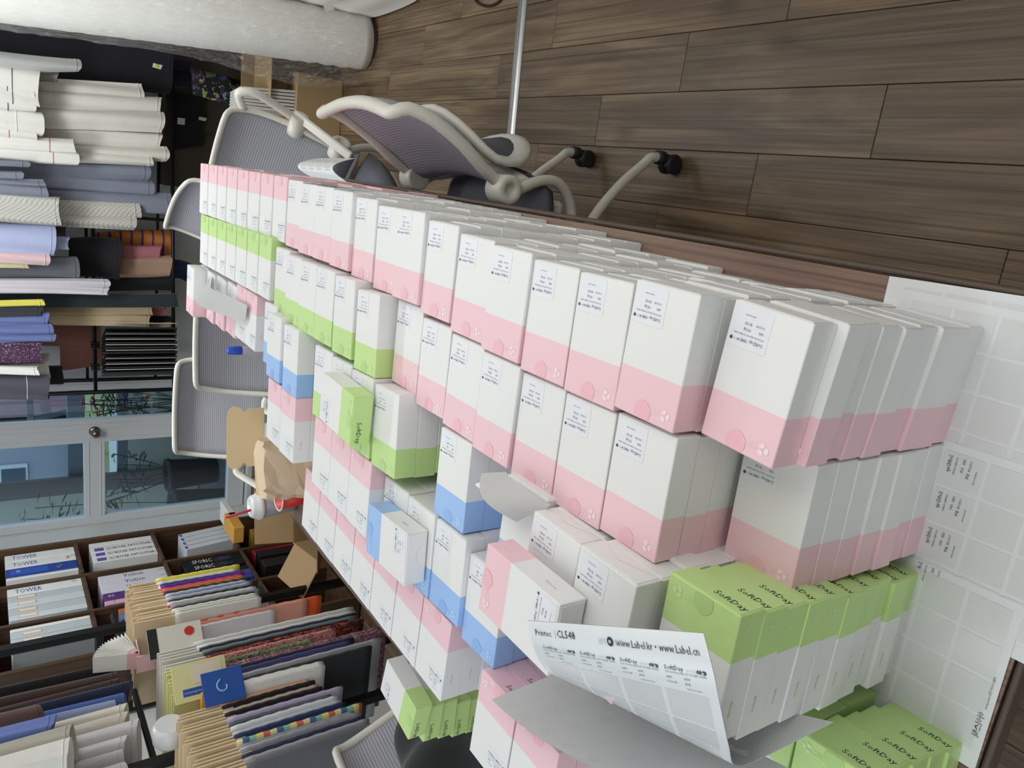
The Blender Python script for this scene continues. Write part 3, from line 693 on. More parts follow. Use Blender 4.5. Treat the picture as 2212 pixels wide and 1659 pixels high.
s.b.raw([s.f(.1025 + .0035 * math.cos(a), .0105 + .0035 * math.sin(a)) + s.nrm(.1025, .0105) * off for a in [2 * PI * q / 14 for q in range(14)]], [list(range(14))], 2)
s.b.raw([s.f(.1025 + .0018 * math.cos(a), .0102 + .0016 * math.sin(a)) + s.nrm(.1025, .0105) * off * 1.4 for a in [2 * PI * q / 5 for q in range(5)]], [list(range(5))], 0)
s.text('www.Label.kr • www.Label.cn', .0072, .196, .013, 2, off, align='R')
for k in range(4):
    u = .014 + k * .0475
    s.text('SoftDay', .0060, u, .0274, 2, off)
    s.text('(오가닉코튼)', .0028, u + .0215, .0274, 4, off)
    for q in range(3): s.text('♦', .004, u + .0310 + .0023 * q, .0274, 2 if q < 2 else 4, off)
    s.b.raw([s.f(u + .0395 + .0021 * math.cos(a), .0262 + .0019 * math.sin(a)) + s.nrm(u, .026) * off for a in [2 * PI * q / 12 for q in range(12)]], [list(range(12))], 2)
    s.text('2', .0028, u + .0388, .0272, 0, off * 1.4)
    s.text('당신의 보드라운 일상을 위한 가장 특별한 위생백지', .0024, u, .0312, 2, off, width=.041)
    s.text('SIZE', .0031, u, .0376, 2, off); s.text('라지', .0034, u + .018, .0376, 2, off)
    s.text('COLOR', .0031, u, .0437, 2, off); s.text('로즈', .0034, u + .018, .0437, 2, off)
    s.text('MADE IN KOREA', .0020, u + .019, .0498, 2, off)
s.cells(.010, .0545, .043, .044, .0045, .0045, 4, 5, 3, off * .6)
if sg < 0:
    mats_ = [m_back, m_sheet, m_print, m_cell, m_grey_print]
else: mats_ = [m_sheet, m_back, m_print, m_cell, m_grey_print]
tag(s.b.build('curled_label_sheet', mats_, fix=False), 'large white label sheet with printed sticker rows curling up over the cartons', 'paper')
# sheet lying grey back up on the window row
g1, g2 = V(-.655, .668, 1.0815), V(-.565, .560, 1.0815)
def fgb(u, v):
    p = at(1062, 1511, Z=1.090).lerp(at(1290, 1420, Z=.995), u / .225)
    q = at(1300, 1668, Z=1.092).lerp(at(1720, 1668, Z=.945), u / .225)
    p = p.lerp(q, v / .30); p.z += .010 * math.sin(PI * v / .30); return p
s = Sheet(fgb, .225, .30); s.skin(8, 10, .0004)
o_ = .0008 * (1 if s.nrm(.1, .1).z > 0 else -1)
for i in range(4):
    for j in range(5): s.text('로즈  SIZE', .0035, .03 + .048 * i, .03 + .055 * j, 2, o_, 2); s.text('당신의 보드라운 일상', .0024, .03 + .048 * i, .04 + .055 * j, 2, o_, 2)
tag(s.b.build('label_sheet', [m_back, m_back, m_ghost], fix=False), 'label sheet lying grey back side up over the pink cartons at the window row', 'paper')
# small curled slip with web address between second and third row
S1, S2, S3, S4 = at(1046, 1022, Z=1.105), at(1098, 1019, Z=1.092), at(1196, 1090, Z=1.092), at(1122, 1126, Z=1.100)
def fs(u, v):
    p = S1.lerp(S4, v / .11).lerp(S2.lerp(S3, v / .11), u / .06)
    p.z += .022 * math.sin(PI * v / .11) * (1 - .7 * u / .06) + .004; return p
s = Sheet(fs, .06, .11); s.skin(5, 16, .0003)
T1, T2, T3, T4 = at(1026, 1047, Z=1.104), at(1116, 1122, Z=1.099), at(1112, 1085, Z=1.088), at(1050, 1030, Z=1.092)
s.b.grid([[T1.lerp(T2, i / 8).lerp(T4.lerp(T3, i / 8), j / 3) for i in range(9)] for j in range(4)], 3)
tr_ = (T1 - T2).normalized(); tn_ = tr_.cross(V(0, 0, 1)).normalized(); tn_ = tn_ if tn_.dot(T4 - T1) < 0 else -tn_
s.b.text('www.Label.kr • www.Label.cn', .0052, T2.lerp(T1, .08) - tn_ * .010 + V(0, 0, .0012), tr_, (T1 - T4).normalized(), 2, width=(T1 - T2).length * .84)
tag(s.b.build('label_slip', [m_back, m_back, m_print, m_sheet], fix=False), 'small curled paper slip with a web address on the blue cartons', 'paper')
# bent slip at the far end of the third row
def ft(u, v):
    t = v / .15; q = [V(-.33, 2.14, 1.10), V(-.345, 2.03, 1.125), V(-.35, 1.92, 1.10), V(-.345, 1.80, 1.094)]
    return crv(q, t) + V(-.035, .012, .03 * math.sin(PI * t)) * (u / .05) + V(0, 0, .002)
s = Sheet(ft, .06, .15); s.skin(4, 14, .0003); tag(s.b.build('label_slip', [m_back, m_back], fix=False), 'bent grey paper slip lying on the far pink cartons', 'paper')
# printed strip hanging off the aisle row onto the chair
pa = [at(668, 378, Z=1.10), at(700, 345, Z=1.13), at(745, 342, Z=1.12), at(762, 365, Z=1.08)]
def fr_(u, v):
    t = v / .12; A, B_ = at(672, 382, Z=1.092), at(748, 392, Z=1.094)
    C, D_ = at(690, 342, Z=1.05), at(768, 342, Z=1.03)
    p = A.lerp(B_, u / .12); q = C.lerp(D_, u / .12); m = p.lerp(q, t); m.z += .035 * math.sin(PI * t); return m
s = Sheet(fr_, .12, .12); s.skin(6, 12, .0003); o_ = .0008 * (1 if s.nrm(.06, .06).z > 0 else -1)
for i in range(4):
    for j in range(2):
        s.text('SoftDay', .006, .012 + .027 * i, .045 + .045 * j, 2, o_); s.text('SIZE  라지', .0035, .012 + .027 * i, .053 + .045 * j, 2, o_); s.text('COLOR 로즈', .0035, .012 + .027 * i, .060 + .045 * j, 2, o_)
tag(s.b.build('label_sheet', [m_sheet, m_sheet, m_print], fix=False), 'printed label sheet hanging off the aisle row above the chair arm', 'paper')

# ------------------------------------------------------------------ mesh office chairs on four casters
m_cream = M('cream_plastic', '#d9d6cd', 0.38); m_tube = M('cream_tube', '#cdcabf', 0.35); m_caster = M('black_caster', '#1b1c20', 0.5)
m_seat = M('grey_seat_cloth', '#5f6069', 0.85, noise=0.06, nscale=120, bump=0.25, bscale=700)
m_mesh = stripes('grey_back_mesh', [(0, '#9798a1'), (0.5, '#b6b6be'), (0.8, '#8b8c95')], 'Z', 42, 0.75, 'LINEAR', 0.0, 0.3)
BP = [(-.02, .520), (0.0, .595), (-.050, .69), (-.088, .77), (-.118, .84), (-.136, .89), (-.134, .932), (-.120, .952)]
BSC = [1.0]
def back_pt(x, t, hw, off=0.0):
    """t 0 bottom .. 1 top; the back is dished across"""
    p = crv([V(0, a, b) for a, b in BP], t); d = (1 - (x / hw) ** 2) if hw else 0
    return V(x, p.y - .028 * d + off, p.z if p.z < .6 else .6 + (p.z - .6) * BSC[0])
def make_chair(x, y, face, label, tw=.23, arms=True, seat_z=.455, loop=False, bs=1.0, fr=.011):
    """face: direction the sitter looks, degrees from +Y counter-clockwise"""
    BSC[0] = bs; e = empty('office_chair', (x, y, 0), math.radians(face)); tag(e, label, 'chair', 'mesh office chairs round the table')
    hwid = lambda t: tw * (.86 + .14 * math.sin(PI * min(max(t, 0), 1) * .9 + .25))
    # frame: rounded loop round the back
    L = [(-1, .02), (-1, .2), (-1, .4), (-1, .6), (-1, .8), (-1, .92), (-.93, .985), (-.8, 1.0), (-.4, 1.0), (0, 1.0), (.4, 1.0), (.8, 1.0), (.93, .985), (1, .92), (1, .8), (1, .6), (1, .4), (1, .2), (1, .02), (.8, 0), (.3, 0), (-.3, 0), (-.8, 0)]
    b = MB(); pts = smooth_pts([back_pt(s_ * hwid(t), t, hwid(t)) for s_, t in L + L[:1]], 2)[:-1]
    b.tube(pts, fr, 10, closed=True, flat=.8); b.build('back_frame', m_cream, e)
    b = MB(); n = 14
    b.grid([[back_pt(hwid(.03 + .945 * j / 26) * .95 * (-1 + 2 * i / n) * (.93 if j in (0, 26) else 1), .03 + .945 * j / 26, hwid(.03 + .945 * j / 26)) for i in range(n + 1)] for j in range(27)])
    b.thick(.004); b.build('back_mesh', m_mesh, e)
    # lumbar ring behind the small of the back
    prof = lambda z: (-.02 + (z - .52) * .25) if z < .595 else max(-(z - .595) * .58 / max(bs, .1), -.1)
    def lum(a, r_, rx, rz): 
        z = .575 + rz * math.sin(a) * r_
        return V(rx * math.cos(a) * r_, min(prof(z), -.012) - .052 - .045 * (1 - (math.cos(a) * r_) ** 2), z)
    b = MB(); R_ = [lum(2 * PI * i / 26, 1, .178, .115) for i in range(26)]
    b.tube(R_, .025, 8, closed=True, flat=.5); b.build('lumbar_ring', m_cream, e)
    b = MB(); b.grid([[lum(2 * PI * i / 20, r_, .165, .102) for i in range(20)] for r_ in (.05, .5, 1)], closed=True); b.thick(.006); b.build('lumbar_pad', m_seat, e)
    # seat cushion
    b = MB(); rows = []
    for j in range(13):
        v = -1 + 2 * j / 12; row = []
        for i in range(13):
            u = -1 + 2 * i / 12
            sx = u * math.sqrt(1 - v * v / 2 * .55); sy = v * math.sqrt(1 - u * u / 2 * .55)
            ed = max(abs(u), abs(v)); row.append(V(sx * .245, .19 + sy * .235, seat_z + .012 * (1 - ed ** 4) - .018 * max(v, 0) ** 3 - .012 * (ed > .99)))
        rows.append(row)
    b.grid(rows); b.thick(-.045); b.build('seat', m_seat, e)
    b = MB(); b.box((0, .19, seat_z - .06), (.38, .36, .03), bevel=.012); b.build('seat_pan', m_cream, e)
    for s_ in (-1, 1):
        hx = s_ * (tw - .008)
        b = MB(); b.lathe([(.030, -.032), (.034, -.028), (.034, .028), (.030, .032), (.014, .032), (.012, .02)], (hx, 0.0, .605), 18, 0, Matrix.Rotation(s_ * PI / 2, 3, 'Y')); b.build('hub', m_cream, e)
        # side leg: front leg and rear leg tubes meeting at the hub
        b = MB(); b.tube(smooth_pts([(hx, .005, .575), (hx, -.030, .505), (hx, -.030, .44), (hx * .97, .03, .385), (hx * .93, .16, .36), (hx * .93, .30, .28), (hx * .95, .37, .15), (hx * .96, .40, .10), (hx * .96, .41, .075)], 4), .0135, 10)
        lg = b.build('front_leg', m_tube, e)
        b = MB(); b.tube(smooth_pts([(hx * .93, .19, .368), (hx * .9, .05, .30), (hx * .85, -.05, .21), (hx * .82, -.115, .13), (hx * .82, -.137, .105), (hx * .82, -.142, .072)], 4), .0135, 10)
        lr = b.build('rear_leg', m_tube, e)
        for lgx, px, py in ((lg, hx * .96, .41), (lr, hx * .82, -.142)):
            b = MB(); b.lathe([(.017, .055), (.019, .058), (.019, .082), (.015, .084)], (px, py, 0), 14)
            b.box((px, py + .008, .048), (.034, .036, .022), bevel=.006)
            for w_ in (-1, 1): b.lathe([(.022, -.009), (.027, -.006), (.027, .006), (.022, .009)], (px + w_ * .014, py + .012, .0275), 18, 0, Matrix.Rotation(PI / 2, 3, 'Y'))
            b.build('caster', m_caster, lgx)
        if arms:
            b = MB(); P = smooth_pts([(hx + s_ * .012, -.01, .70), (hx + s_ * .05, .0, .715), (hx + s_ * .055, .06, .70), (hx + s_ * .055, .17, .665), (hx + s_ * .05, .27, .655), (hx + s_ * .035, .30, .652)], 4)
            b.tube(P, [.026] * 3 + [.021] * (len(P) - 3), 8, flat=.55); b.build('armrest', m_cream, e)
        if loop:
            b = MB(); P = smooth_pts([(hx + s_ * .03, -.075, .735), (hx + s_ * .06, -.092, .81), (hx + s_ * .085, -.105, .885), (hx + s_ * .06, -.125, .925), (hx + s_ * .005, -.128, .900)], 4)
            b.tube(P, .015, 8, flat=.7); b.build('armrest', m_cream, e)
            b = MB(); b.lathe([(.028, -.02), (.030, 0), (.028, .05)], (hx, -.075, .735), 16, 0, Matrix.Rotation(s_ * PI / 2, 3, 'Y')); b.build('arm_hub', m_cream, e)
            b = MB(); b.bar((hx + s_ * .050, -.085, .755), (hx + s_ * .040, .09, .60), .034, .012, bevel=.004); b.build('arm_bracket', m_cream, e)
    return e
make_chair(0.005, 1.725, 90, 'white framed grey mesh chair pushed up to the aisle side of the table, nearest one', tw=.235, arms=False, bs=.84, fr=.018)
make_chair(-.125, 2.66, 143, 'grey mesh chair turned towards the camera behind the far aisle cartons', tw=.245, arms=False, loop=True)
make_chair(-.35, 3.32, 120, 'chair mostly hidden beyond the far table end with only its white arm showing', tw=.24)
make_chair(-.69, 2.80, 180, 'grey mesh chair behind the far pink cartons at the table head', tw=.22)
make_chair(-1.09, 3.14, 178, 'grey mesh chair by the glass door at the far left of the table', tw=.225)
lc = make_chair(-1.255, 1.20, -90, 'grey mesh chair on the window side with a black garment over it', tw=.24, arms=False)
# black garment thrown over that chair and the table edge
b = MB(); rn = random.Random(2); rows = []
for i in range(37):
    a = i / 36; row = []
    for j in range(45):
        c_ = j / 44
        x = -1.385 + .245 * a; y = .86 + .50 * c_
        hump = .165 * math.exp(-((a - .50) / .30) ** 2) * math.exp(-((c_ - .62) / .36) ** 2)
        z = .742 + hump + .022 * math.sin(19 * c_ + 7 * a + 2 * math.sin(6 * a)) * math.exp(-((a - .5) / .5) ** 2) + .012 * math.sin(30 * c_ - 14 * a + 2 * math.sin(5 * c_)) * math.exp(-((a - .45) / .4) ** 2) - .9 * max(0, .30 - a) ** 1.25 - .35 * max(0, .06 - c_) - .5 * max(0, c_ - .94)
        if a > .60: z = max(z, .7385)
        row.append(V(x, y, z))
    rows.append(row)
b.grid(rows); b.thick(.005)
tag(b.build('black_garment', M('black_cloth', '#14161b', 0.7, sheen=.3, bump=.2, bscale=300)), 'black creased garment draped over the window-side chair by the green cartons', 'clothing')

# ------------------------------------------------------------------ wrapped fabric roll and things at the right wall
m_clothw = M('white_roll_cloth', '#f3f2ed', 0.7, noise=0.03, nscale=30, bump=0.2, bscale=60)
e = empty('fabric_roll', (.62, 3.74, 0)); tag(e, 'thick white fabric roll in clear plastic leaning by the right wall', 'fabric roll')
A, B_ = V(0.0, .01, .015), V(-.12, .12, 1.75); ax = (B_ - A).normalized(); sx = V(0, 1, 0).cross(ax).normalized(); sy = ax.cross(sx)
rows = []; rn = random.Random(5)
for j in range(46):
    t = j / 45; c0 = A.lerp(B_, t); r_ = .125 + .003 * math.sin(t * 130) * (1 if t < .3 else .2) + .002 * rn.random() + .012 * t
    rows.append([c0 + (sx * math.cos(a) + sy * math.sin(a)) * r_ * (1 + .012 * math.sin(3 * a + t * 5)) for a in [2 * PI * k / 36 for k in range(36)]])
b = MB(); R_ = b.grid(rows, closed=True); b.bm.faces.new(R_[0][::-1]); b.bm.faces.new(R_[-1]); b.build('cloth_roll', m_clothw, e)
m_plastic = M('clear_plastic', '#ffffff', 0.06); _t = m_plastic.node_tree
_p = _t.nodes.new('ShaderNodeBsdfGlossy'); _p.inputs['Roughness'].default_value = .07; _n = _t.nodes.new('ShaderNodeTexNoise'); _n.inputs['Scale'].default_value = 17; _n.inputs['Detail'].default_value = 6; _n.inputs['Distortion'].default_value = 1.5
_bp = _t.nodes.new('ShaderNodeBump'); _bp.inputs['Strength'].default_value = .9; _bp.inputs['Distance'].default_value = .14; _t.links.new(_n.outputs[0], _bp.inputs['Height']); _t.links.new(_bp.outputs[0], _p.inputs['Normal']); _tr = _t.nodes.new('ShaderNodeBsdfTransparent'); _mx = _t.nodes.new('ShaderNodeMixShader'); _mx.inputs[0].default_value = .14
_tr.inputs[0].default_value = (1, 1, 1, 1)
_t.links.new(_tr.outputs[0], _mx.inputs[1]); _t.links.new(_p.outputs[0], _mx.inputs[2]); _t.links.new(_mx.outputs[0], _t.nodes['Material Output'].inputs[0])
rows = []
for j in range(60):
    t = -.01 + j / 59 * .98; c0 = A.lerp(B_, t); row = []
    for k in range(48):
        a = 2 * PI * k / 48; side = max(0, math.cos(a - PI)) ** 2                # loose flap on the table side
        r_ = .140 + .012 * t + side * (.085 * math.exp(-((t - .17) / .22) ** 2) + .012)
        r_ += .005 * math.sin(9 * a + 23 * t) * math.sin(17 * t + 2 * a) + .003 * rn.uniform(-1, 1)
        row.append(c0 + (sx * math.cos(a) + sy * math.sin(a) * .96) * r_ * (.93 if j == 0 else 1) + V(0, 0, .004))
    rows.append(row)
b = MB(); b.grid(rows, closed=True); b.build('plastic_wrap', m_plastic, e)
# second bale against the wall, mostly out of view
e = empty('fabric_roll', (.758, 3.62, 0)); tag(e, 'white ribbed bale against the right wall, only its edge showing', 'fabric roll')
b = MB(); b.grid([[V(.034 * math.cos(a) + .003 * math.sin(40 * z), .42 * math.sin(a) * (.5 + .5 * abs(math.sin(a))), z + .02) for a in [2 * PI * k / 40 for k in range(40)]] for z in [i * .03 for i in range(50)]], closed=True)
b.build('cloth_bale', m_clothw, e)
tg = MB(); q = [at(697, 8, Y=3.5), at(715, 2, Y=3.5), at(722, 20, Y=3.5), at(704, 26, Y=3.5)]; tg.face(q); tg.thick(.001); tg.build('paper_tag', M('tag_paper', '#e2e2de', .6), e).location = -V(.758, 3.62, 0)
# open cardboard box with white booklets behind the turned chair
m_kraft = M('kraft_board', '#a08560', 0.75, noise=0.05, nscale=15); m_kraftd = M('kraft_board_inside', '#8a7250', 0.8)
e = empty('cardboard_box', (.40, 4.35, 0), .05); tag(e, 'brown cardboard box standing on the floor behind the plastic wrapped roll', 'box')
b = MB()
for sx_, sy_, dx_, dy_ in ((-.19, 0, .006, .34), (.19, 0, .006, .34), (0, -.17, .386, .006), (0, .17, .386, .006)): b.box((sx_, sy_, .20), (dx_, dy_, .39), bevel=.001)
b.box((0, 0, .008), (.37, .33, .006)); b.build('box_walls', m_kraft, e)
b = MB(); b.box((.03, -.25, .40), (.33, .16, .004), 0, Matrix.Rotation(.25, 3, 'X')); b.build('flap', m_kraft, e)
for i in range(7):
    b = MB(); b.box((0, 0, .14), (.012, .19, .28), bevel=.002); o = b.build('booklet', M('booklet_white', '#cfccc2', .6), None, (.24 + .017 * i, 4.13, .25), (0, -.05 - .01 * i, .12)); tag(o, f'white booklet standing in the row behind the chair arm, {ORD[i]} from the left', 'booklet', 'white booklets')
b = MB(); b.box((0, 0, .125), (.30, .22, .25), bevel=.004); tag(b.build('storage_box', m_kraft, None, (.30, 4.13, 0)), 'low brown box carrying the row of white booklets behind the chair', 'box')
b = MB(); b.box((0, 0, .15), (.12, .30, .30), bevel=.012); tag(b.build('grey_case', M('grey_case', '#5b5b60', .7), None, (.15, 4.45, 0)), 'dark grey case beside the cardboard box at the right', 'case')
b = MB(); b.box((0, 0, .34), (1.02, .18, .68), bevel=.004)
for i in range(3): b.box((-.34 + .34 * i, -.092, .34), (.32, .012, .62), bevel=.003)
tag(b.build('low_cabinet', M('dark_brown_cabinet', '#4a4038', .6), None, (.27, 5.16, 0)), 'dark brown low cabinet at the far wall behind the racks', 'cabinet')

# ------------------------------------------------------------------ garment rack along the far wall
m_black = M('black_steel', '#15161a', 0.4, 0.2)
def cloth(name, color, rough=.9): return M(name, color, rough, noise=.05, nscale=40, bump=.3, bscale=500, sheen=.2)
rk = empty('garment_rack', (-.58, 5.02, 0)); tag(rk, 'black steel rack along the far wall holding hanging trousers', 'rack')
def rbar(nm, a, b_, r_=.011):
    q = MB(); o = rk.location; q.tube([V(*a) - o, V(*b_) - o], r_, 10); q.build(nm, m_black, rk)
zf1, zr1, zf2, zr2 = .655, .728, 1.080, 1.120
rbar('rail', (-1.50, 4.90, .632), (.42, 4.93, .672)); rbar('rail', (-1.50, 5.18, .69), (.42, 5.18, .69), .009)
rbar('rail', (-1.50, 4.93, 1.068), (.42, 4.96, 1.082)); rbar('rail', (-1.50, 5.18, 1.085), (.42, 5.18, 1.085), .009)
rbar('rail', (-1.52, 4.62, 1.93), (.50, 4.62, 1.93), .013)
for x in (-1.50, .42):
    for y in (4.91, 5.18): rbar('post', (x, y, .0), (x, y, 2.05), .012)
    rbar('crossbar', (x, 4.6, 1.95), (x, 5.18, 1.95), .012); rbar('crossbar', (x, 4.91, .3), (x, 5.18, .3), .009)
rbar('post', (-.46, 5.18, 0), (-.46, 5.18, 1.1), .010)
def leg_tube(b, x0, x1, X0, X1, zt, zb, y, th, seed, mi=0, cuff=None, flare=0.0):
    """one hanging trouser leg / sleeve: soft flattened tube with creases; returns nothing"""
    rn = random.Random(seed); p1, p2, p3 = rn.uniform(0, 6), rn.uniform(0, 6), rn.uniform(0, 6); rows = []
    N = 14
    for j in range(N + 1):
        t = j / N; z = zt + (zb - zt) * t; xa = x0 + (X0 - x0) * t; xb = x1 + (X1 - x1) * t; c_ = (xa + xb) / 2; hw = abs(xb - xa) / 2
        row = []
        for k in range(20):
            a = 2 * PI * k / 20; ca, sa = math.cos(a), math.sin(a)
            sx_ = math.copysign(abs(ca) ** .7, ca) * hw; sy_ = math.copysign(abs(sa) ** .8, sa) * th
            sy_ += .16 * th * math.sin(3 * a + p1 + 2.2 * t) + .22 * th * math.sin(5 * ca + p2 + 4 * t) * (sa < 0)
            row.append(V(c_ + sx_ + .004 * math.sin(5 * t + p3), y + sy_ * (1 - .25 * (1 - t)), z + (.006 * math.sin(2 * a + p1) if j == N else 0)))
        rows.append(row)
    R_ = b.grid(rows, mi, closed=True)
    b.grid([[v.co.copy() for v in R_[-1]], [v.co.lerp(V((X0 + X1) / 2, y, zb + .02), .25) + V(0, 0, .012) for v in R_[-1]], [V((X0 + X1) / 2, y, zb + .03)] * 20], mi, closed=True)
    if cuff:                                                      # stitched hem line / cuff band
        for dz in cuff:
            q = int(N * max(0, 1 - dz / max(zt - zb, .01)))
            t = max(0, 1 - dz / (zt - zb)); a_, c2 = rows[min(int(t * N), N - 1)], rows[min(int(t * N) + 1, N)]; f = t * N - int(t * N)
            rr = [p.lerp(r2, f) for p, r2 in zip(a_, c2)]; cc = sum(rr, V(0, 0, 0)) / 20
            b.tube([cc + (p - cc) * 1.01 for p in rr], .0022, 5, mi + 1, closed=True)
NG = [0]
def garment(name, cat, label, color, items, Y, group=None, th=.035, cuff=(.02,), stitch=None, mat=None):
    """items: (y_top0, y_top1, x_top, y_hem0, y_hem1, x_hem) read on the photo at depth Y"""
    b = MB(); NG[0] += 1
    for i, (a0, a1, xt, h0, h1, xh) in enumerate(items):
        T0, T1, H0, H1 = at(xt, a0, Y=Y), at(xt, a1, Y=Y), at(xh, h0, Y=Y), at(xh, h1, Y=Y)
        leg_tube(b, T0.x, T1.x, H0.x, H1.x, (T0.z + T1.z) / 2, (H0.z + H1.z) / 2, Y, th, NG[0] * 13 + i, 0, cuff)
    m = mat or cloth('cloth_' + color.strip('#'), color)
    return tag(b.build(name, [m, stitch or m], fix=True), label, cat, group)
UP = -190     # photo x of the hanging rail above the frame
G_ = 'clothes hanging on the far rack'
garment('dark_coat', 'clothing', 'wide black coat hanging behind the plastic wrapped roll', '#1c1b24', [(-10, 160, UP, 82, 205, 368)], 4.86, G_, .05)
garment('dark_coat', 'clothing', 'navy garment hanging just left of the plastic wrap', '#262437', [(60, 150, UP, 128, 190, 412)], 4.98, G_, .04)
garment('grey_shirt', 'clothing', 'pale grey cloth with pointed hem in front of the black coat', '#b9b9b8', [(90, 150, UP, 128, 155, 172)], 4.52, G_)
garment('grey_shirt', 'clothing', 'short beige grey cuff peeking above the off-white trousers', '#96938b', [(150, 180, UP, 155, 178, 124)], 4.62, G_)
OW = '#dedbd2'
for i, (a, c_, xh) in enumerate(((180, 216, 306), (208, 246, 346), (242, 288, 351), (286, 322, 346), (318, 351, 360), (330, 359, 327))):
    garment('white_trousers', 'trousers', f'off-white trouser leg on the far rack, {ORD[i]} from the right', OW, [(a - 22, c_ - 18, UP, a, c_, xh)], 4.72 - .02 * (i % 3), 'off-white trousers', .045)
grs = M('grey_stitch', '#5c5c60', .8); pks = M('pink_stitch', '#d0848f', .8)
for i, (a, c_, xh, st) in enumerate(((147, 230, 84, grs), (182, 242, 74, grs), (244, 297, 92, OW), (273, 303, 76, pks), (300, 330, 160, pks), (326, 356, 167, pks))):
    garment('white_trousers', 'trousers', f'short white trouser cuff {"with dark stitch line" if st is grs else "with pink stitch line" if st is pks else "with plain wide band"}, {ORD[i]} from the right', '#e6e4de', [(a - 25, c_ - 20, UP, a, c_, xh)], 4.54 + .01 * i, 'off-white trousers', .045, (.11,), st if st is not OW else None)
for i, (a, c_, xh) in enumerate(((352, 392, 320), (388, 420, 329), (416, 462, 370))):
    garment('grey_trousers', 'trousers', f'long slate grey trouser leg, {ORD[i]} from the white ones', '#7f8494', [(a - 22, c_ - 18, UP, a, c_, xh)], 4.72, 'slate grey trousers', .045, (.03,))
for i, (a, c_, xh) in enumerate(((350, 363, 62), (370, 388, 48), (386, 402, 96), (399, 446, 102))):
    garment('grey_trousers', 'trousers', f'short slate grey cuff in front, {ORD[i]} from the white ones', '#7f8494', [(a - 12, c_ - 12, UP, a, c_, xh)], 4.55, 'slate grey trousers', .04, (.03,))
hb = stripes('herringbone', [(0, '#b4b2ab'), (.5, '#c9c7c0')], 'DIAGONAL', 26, .9, 'CONSTANT', 1.0, .3)
garment('herringbone_trousers', 'trousers', 'light grey herringbone cloth roll with pointed weave in front', '#b9b6ae', [(410, 470, UP, 424, 486, 128)], 4.53, G_, .05, (.02,), None, hb)
garment('herringbone_trousers', 'trousers', 'pair of light grey herringbone trouser legs behind the roll', '#b9b6ae', [(420, 455, UP, 430, 470, 302), (450, 480, UP, 464, 497, 291)], 4.70, G_, .04, (.03,), None, hb)
garment('lilac_shirt', 'clothing', 'pale lilac blue garment with folded lower corner', '#aeb6da', [(470, 535, UP, 487, 555, 118)], 4.58, G_, .04)
garment('lilac_shirt', 'clothing', 'lilac blue folded tip hanging under the pale lilac garment', '#b3bade', [(500, 535, UP, 512, 540, 148)], 4.64, G_, .03)
garment('dark_scarf', 'clothing', 'dark grey rounded cloth beside the herringbone legs', '#55545c', [(475, 505, UP, 485, 512, 143)], 4.76, G_, .03)
garment('pink_cloth', 'clothing', 'light pink cloth hanging below the lilac garment', '#dfc0c4', [(535, 562, UP, 543, 572, 105)], 4.58, G_, .03)
garment('cream_cloth', 'clothing', 'narrow pale yellow green cloth beside the pink cloth', '#c9c69a', [(558, 574, UP, 565, 581, 60)], 4.60, G_, .02)
garment('grey_trousers', 'trousers', 'mid grey trousers with rounded hem between pink cloth and lilac legs', '#63666f', [(560, 602, UP, 553, 605, 168)], 4.70, G_, .045)
garment('lilac_trousers', 'trousers', 'pair of straight pale lilac trouser legs', '#cfcad2', [(597, 618, UP, 604, 622, 235), (612, 632, UP, 620, 637, 233)], 4.66, G_, .025, (.03,))
garment('teal_trousers', 'trousers', 'very long dark teal trousers reaching below the lower rail', '#222c31', [(635, 668, UP, 633, 661, 382)], 4.78, G_, .04)
garment('yellow_cloth', 'clothing', 'bright yellow cloth strip on the far rack', '#dcd55c', [(648, 664, UP, 648, 662, 94)], 4.58, G_, .02)
garment('dark_cloth', 'clothing', 'dark charcoal cloth between yellow strip and blue trousers', '#33363d', [(662, 685, UP, 662, 683, 90)], 4.60, G_, .03)
garment('blue_trousers', 'trousers', 'heather blue trousers with three soft folds', '#6b79ae', [(680, 705, UP, 675, 702, 104), (700, 725, UP, 698, 722, 112), (720, 742, UP, 718, 737, 118)], 4.62, G_, .035)
pd_ = floral('purple_dots', [(0, '#4a2b4a'), (.72, '#4a2b4a'), (.74, '#c9b4c6'), (.8, '#432742')], 60)
garment('purple_cloth', 'clothing', 'purple cloth with small white dots', '#3d2238', [(742, 790, UP, 737, 786, 91)], 4.62, G_, .04, (.06,), None, pd_)
garment('cream_cloth', 'clothing', 'cream cloth roll under the purple dotted cloth', '#c6c2b6', [(768, 818, UP, 765, 816, 106)], 4.72, G_, .04)
garment('white_cloth', 'clothing', 'white tube of cloth lying over the cream roll', '#e9e9e6', [(792, 810, UP, 790, 808, 82)], 4.56, G_, .03)
garment('grey_jacket', 'clothing', 'charcoal cuff with white piping at the door end of the rack', '#50505c', [(818, 862, UP, 810, 860, 105)], 4.58, G_, .05, (.10,), M('white_piping', '#d9d9d6', .7))
garment('black_jacket', 'clothing', 'black sleeve hanging behind the piped grey cuff', '#17171b', [(785, 832, UP, 790, 830, 134)], 4.84, G_, .04)
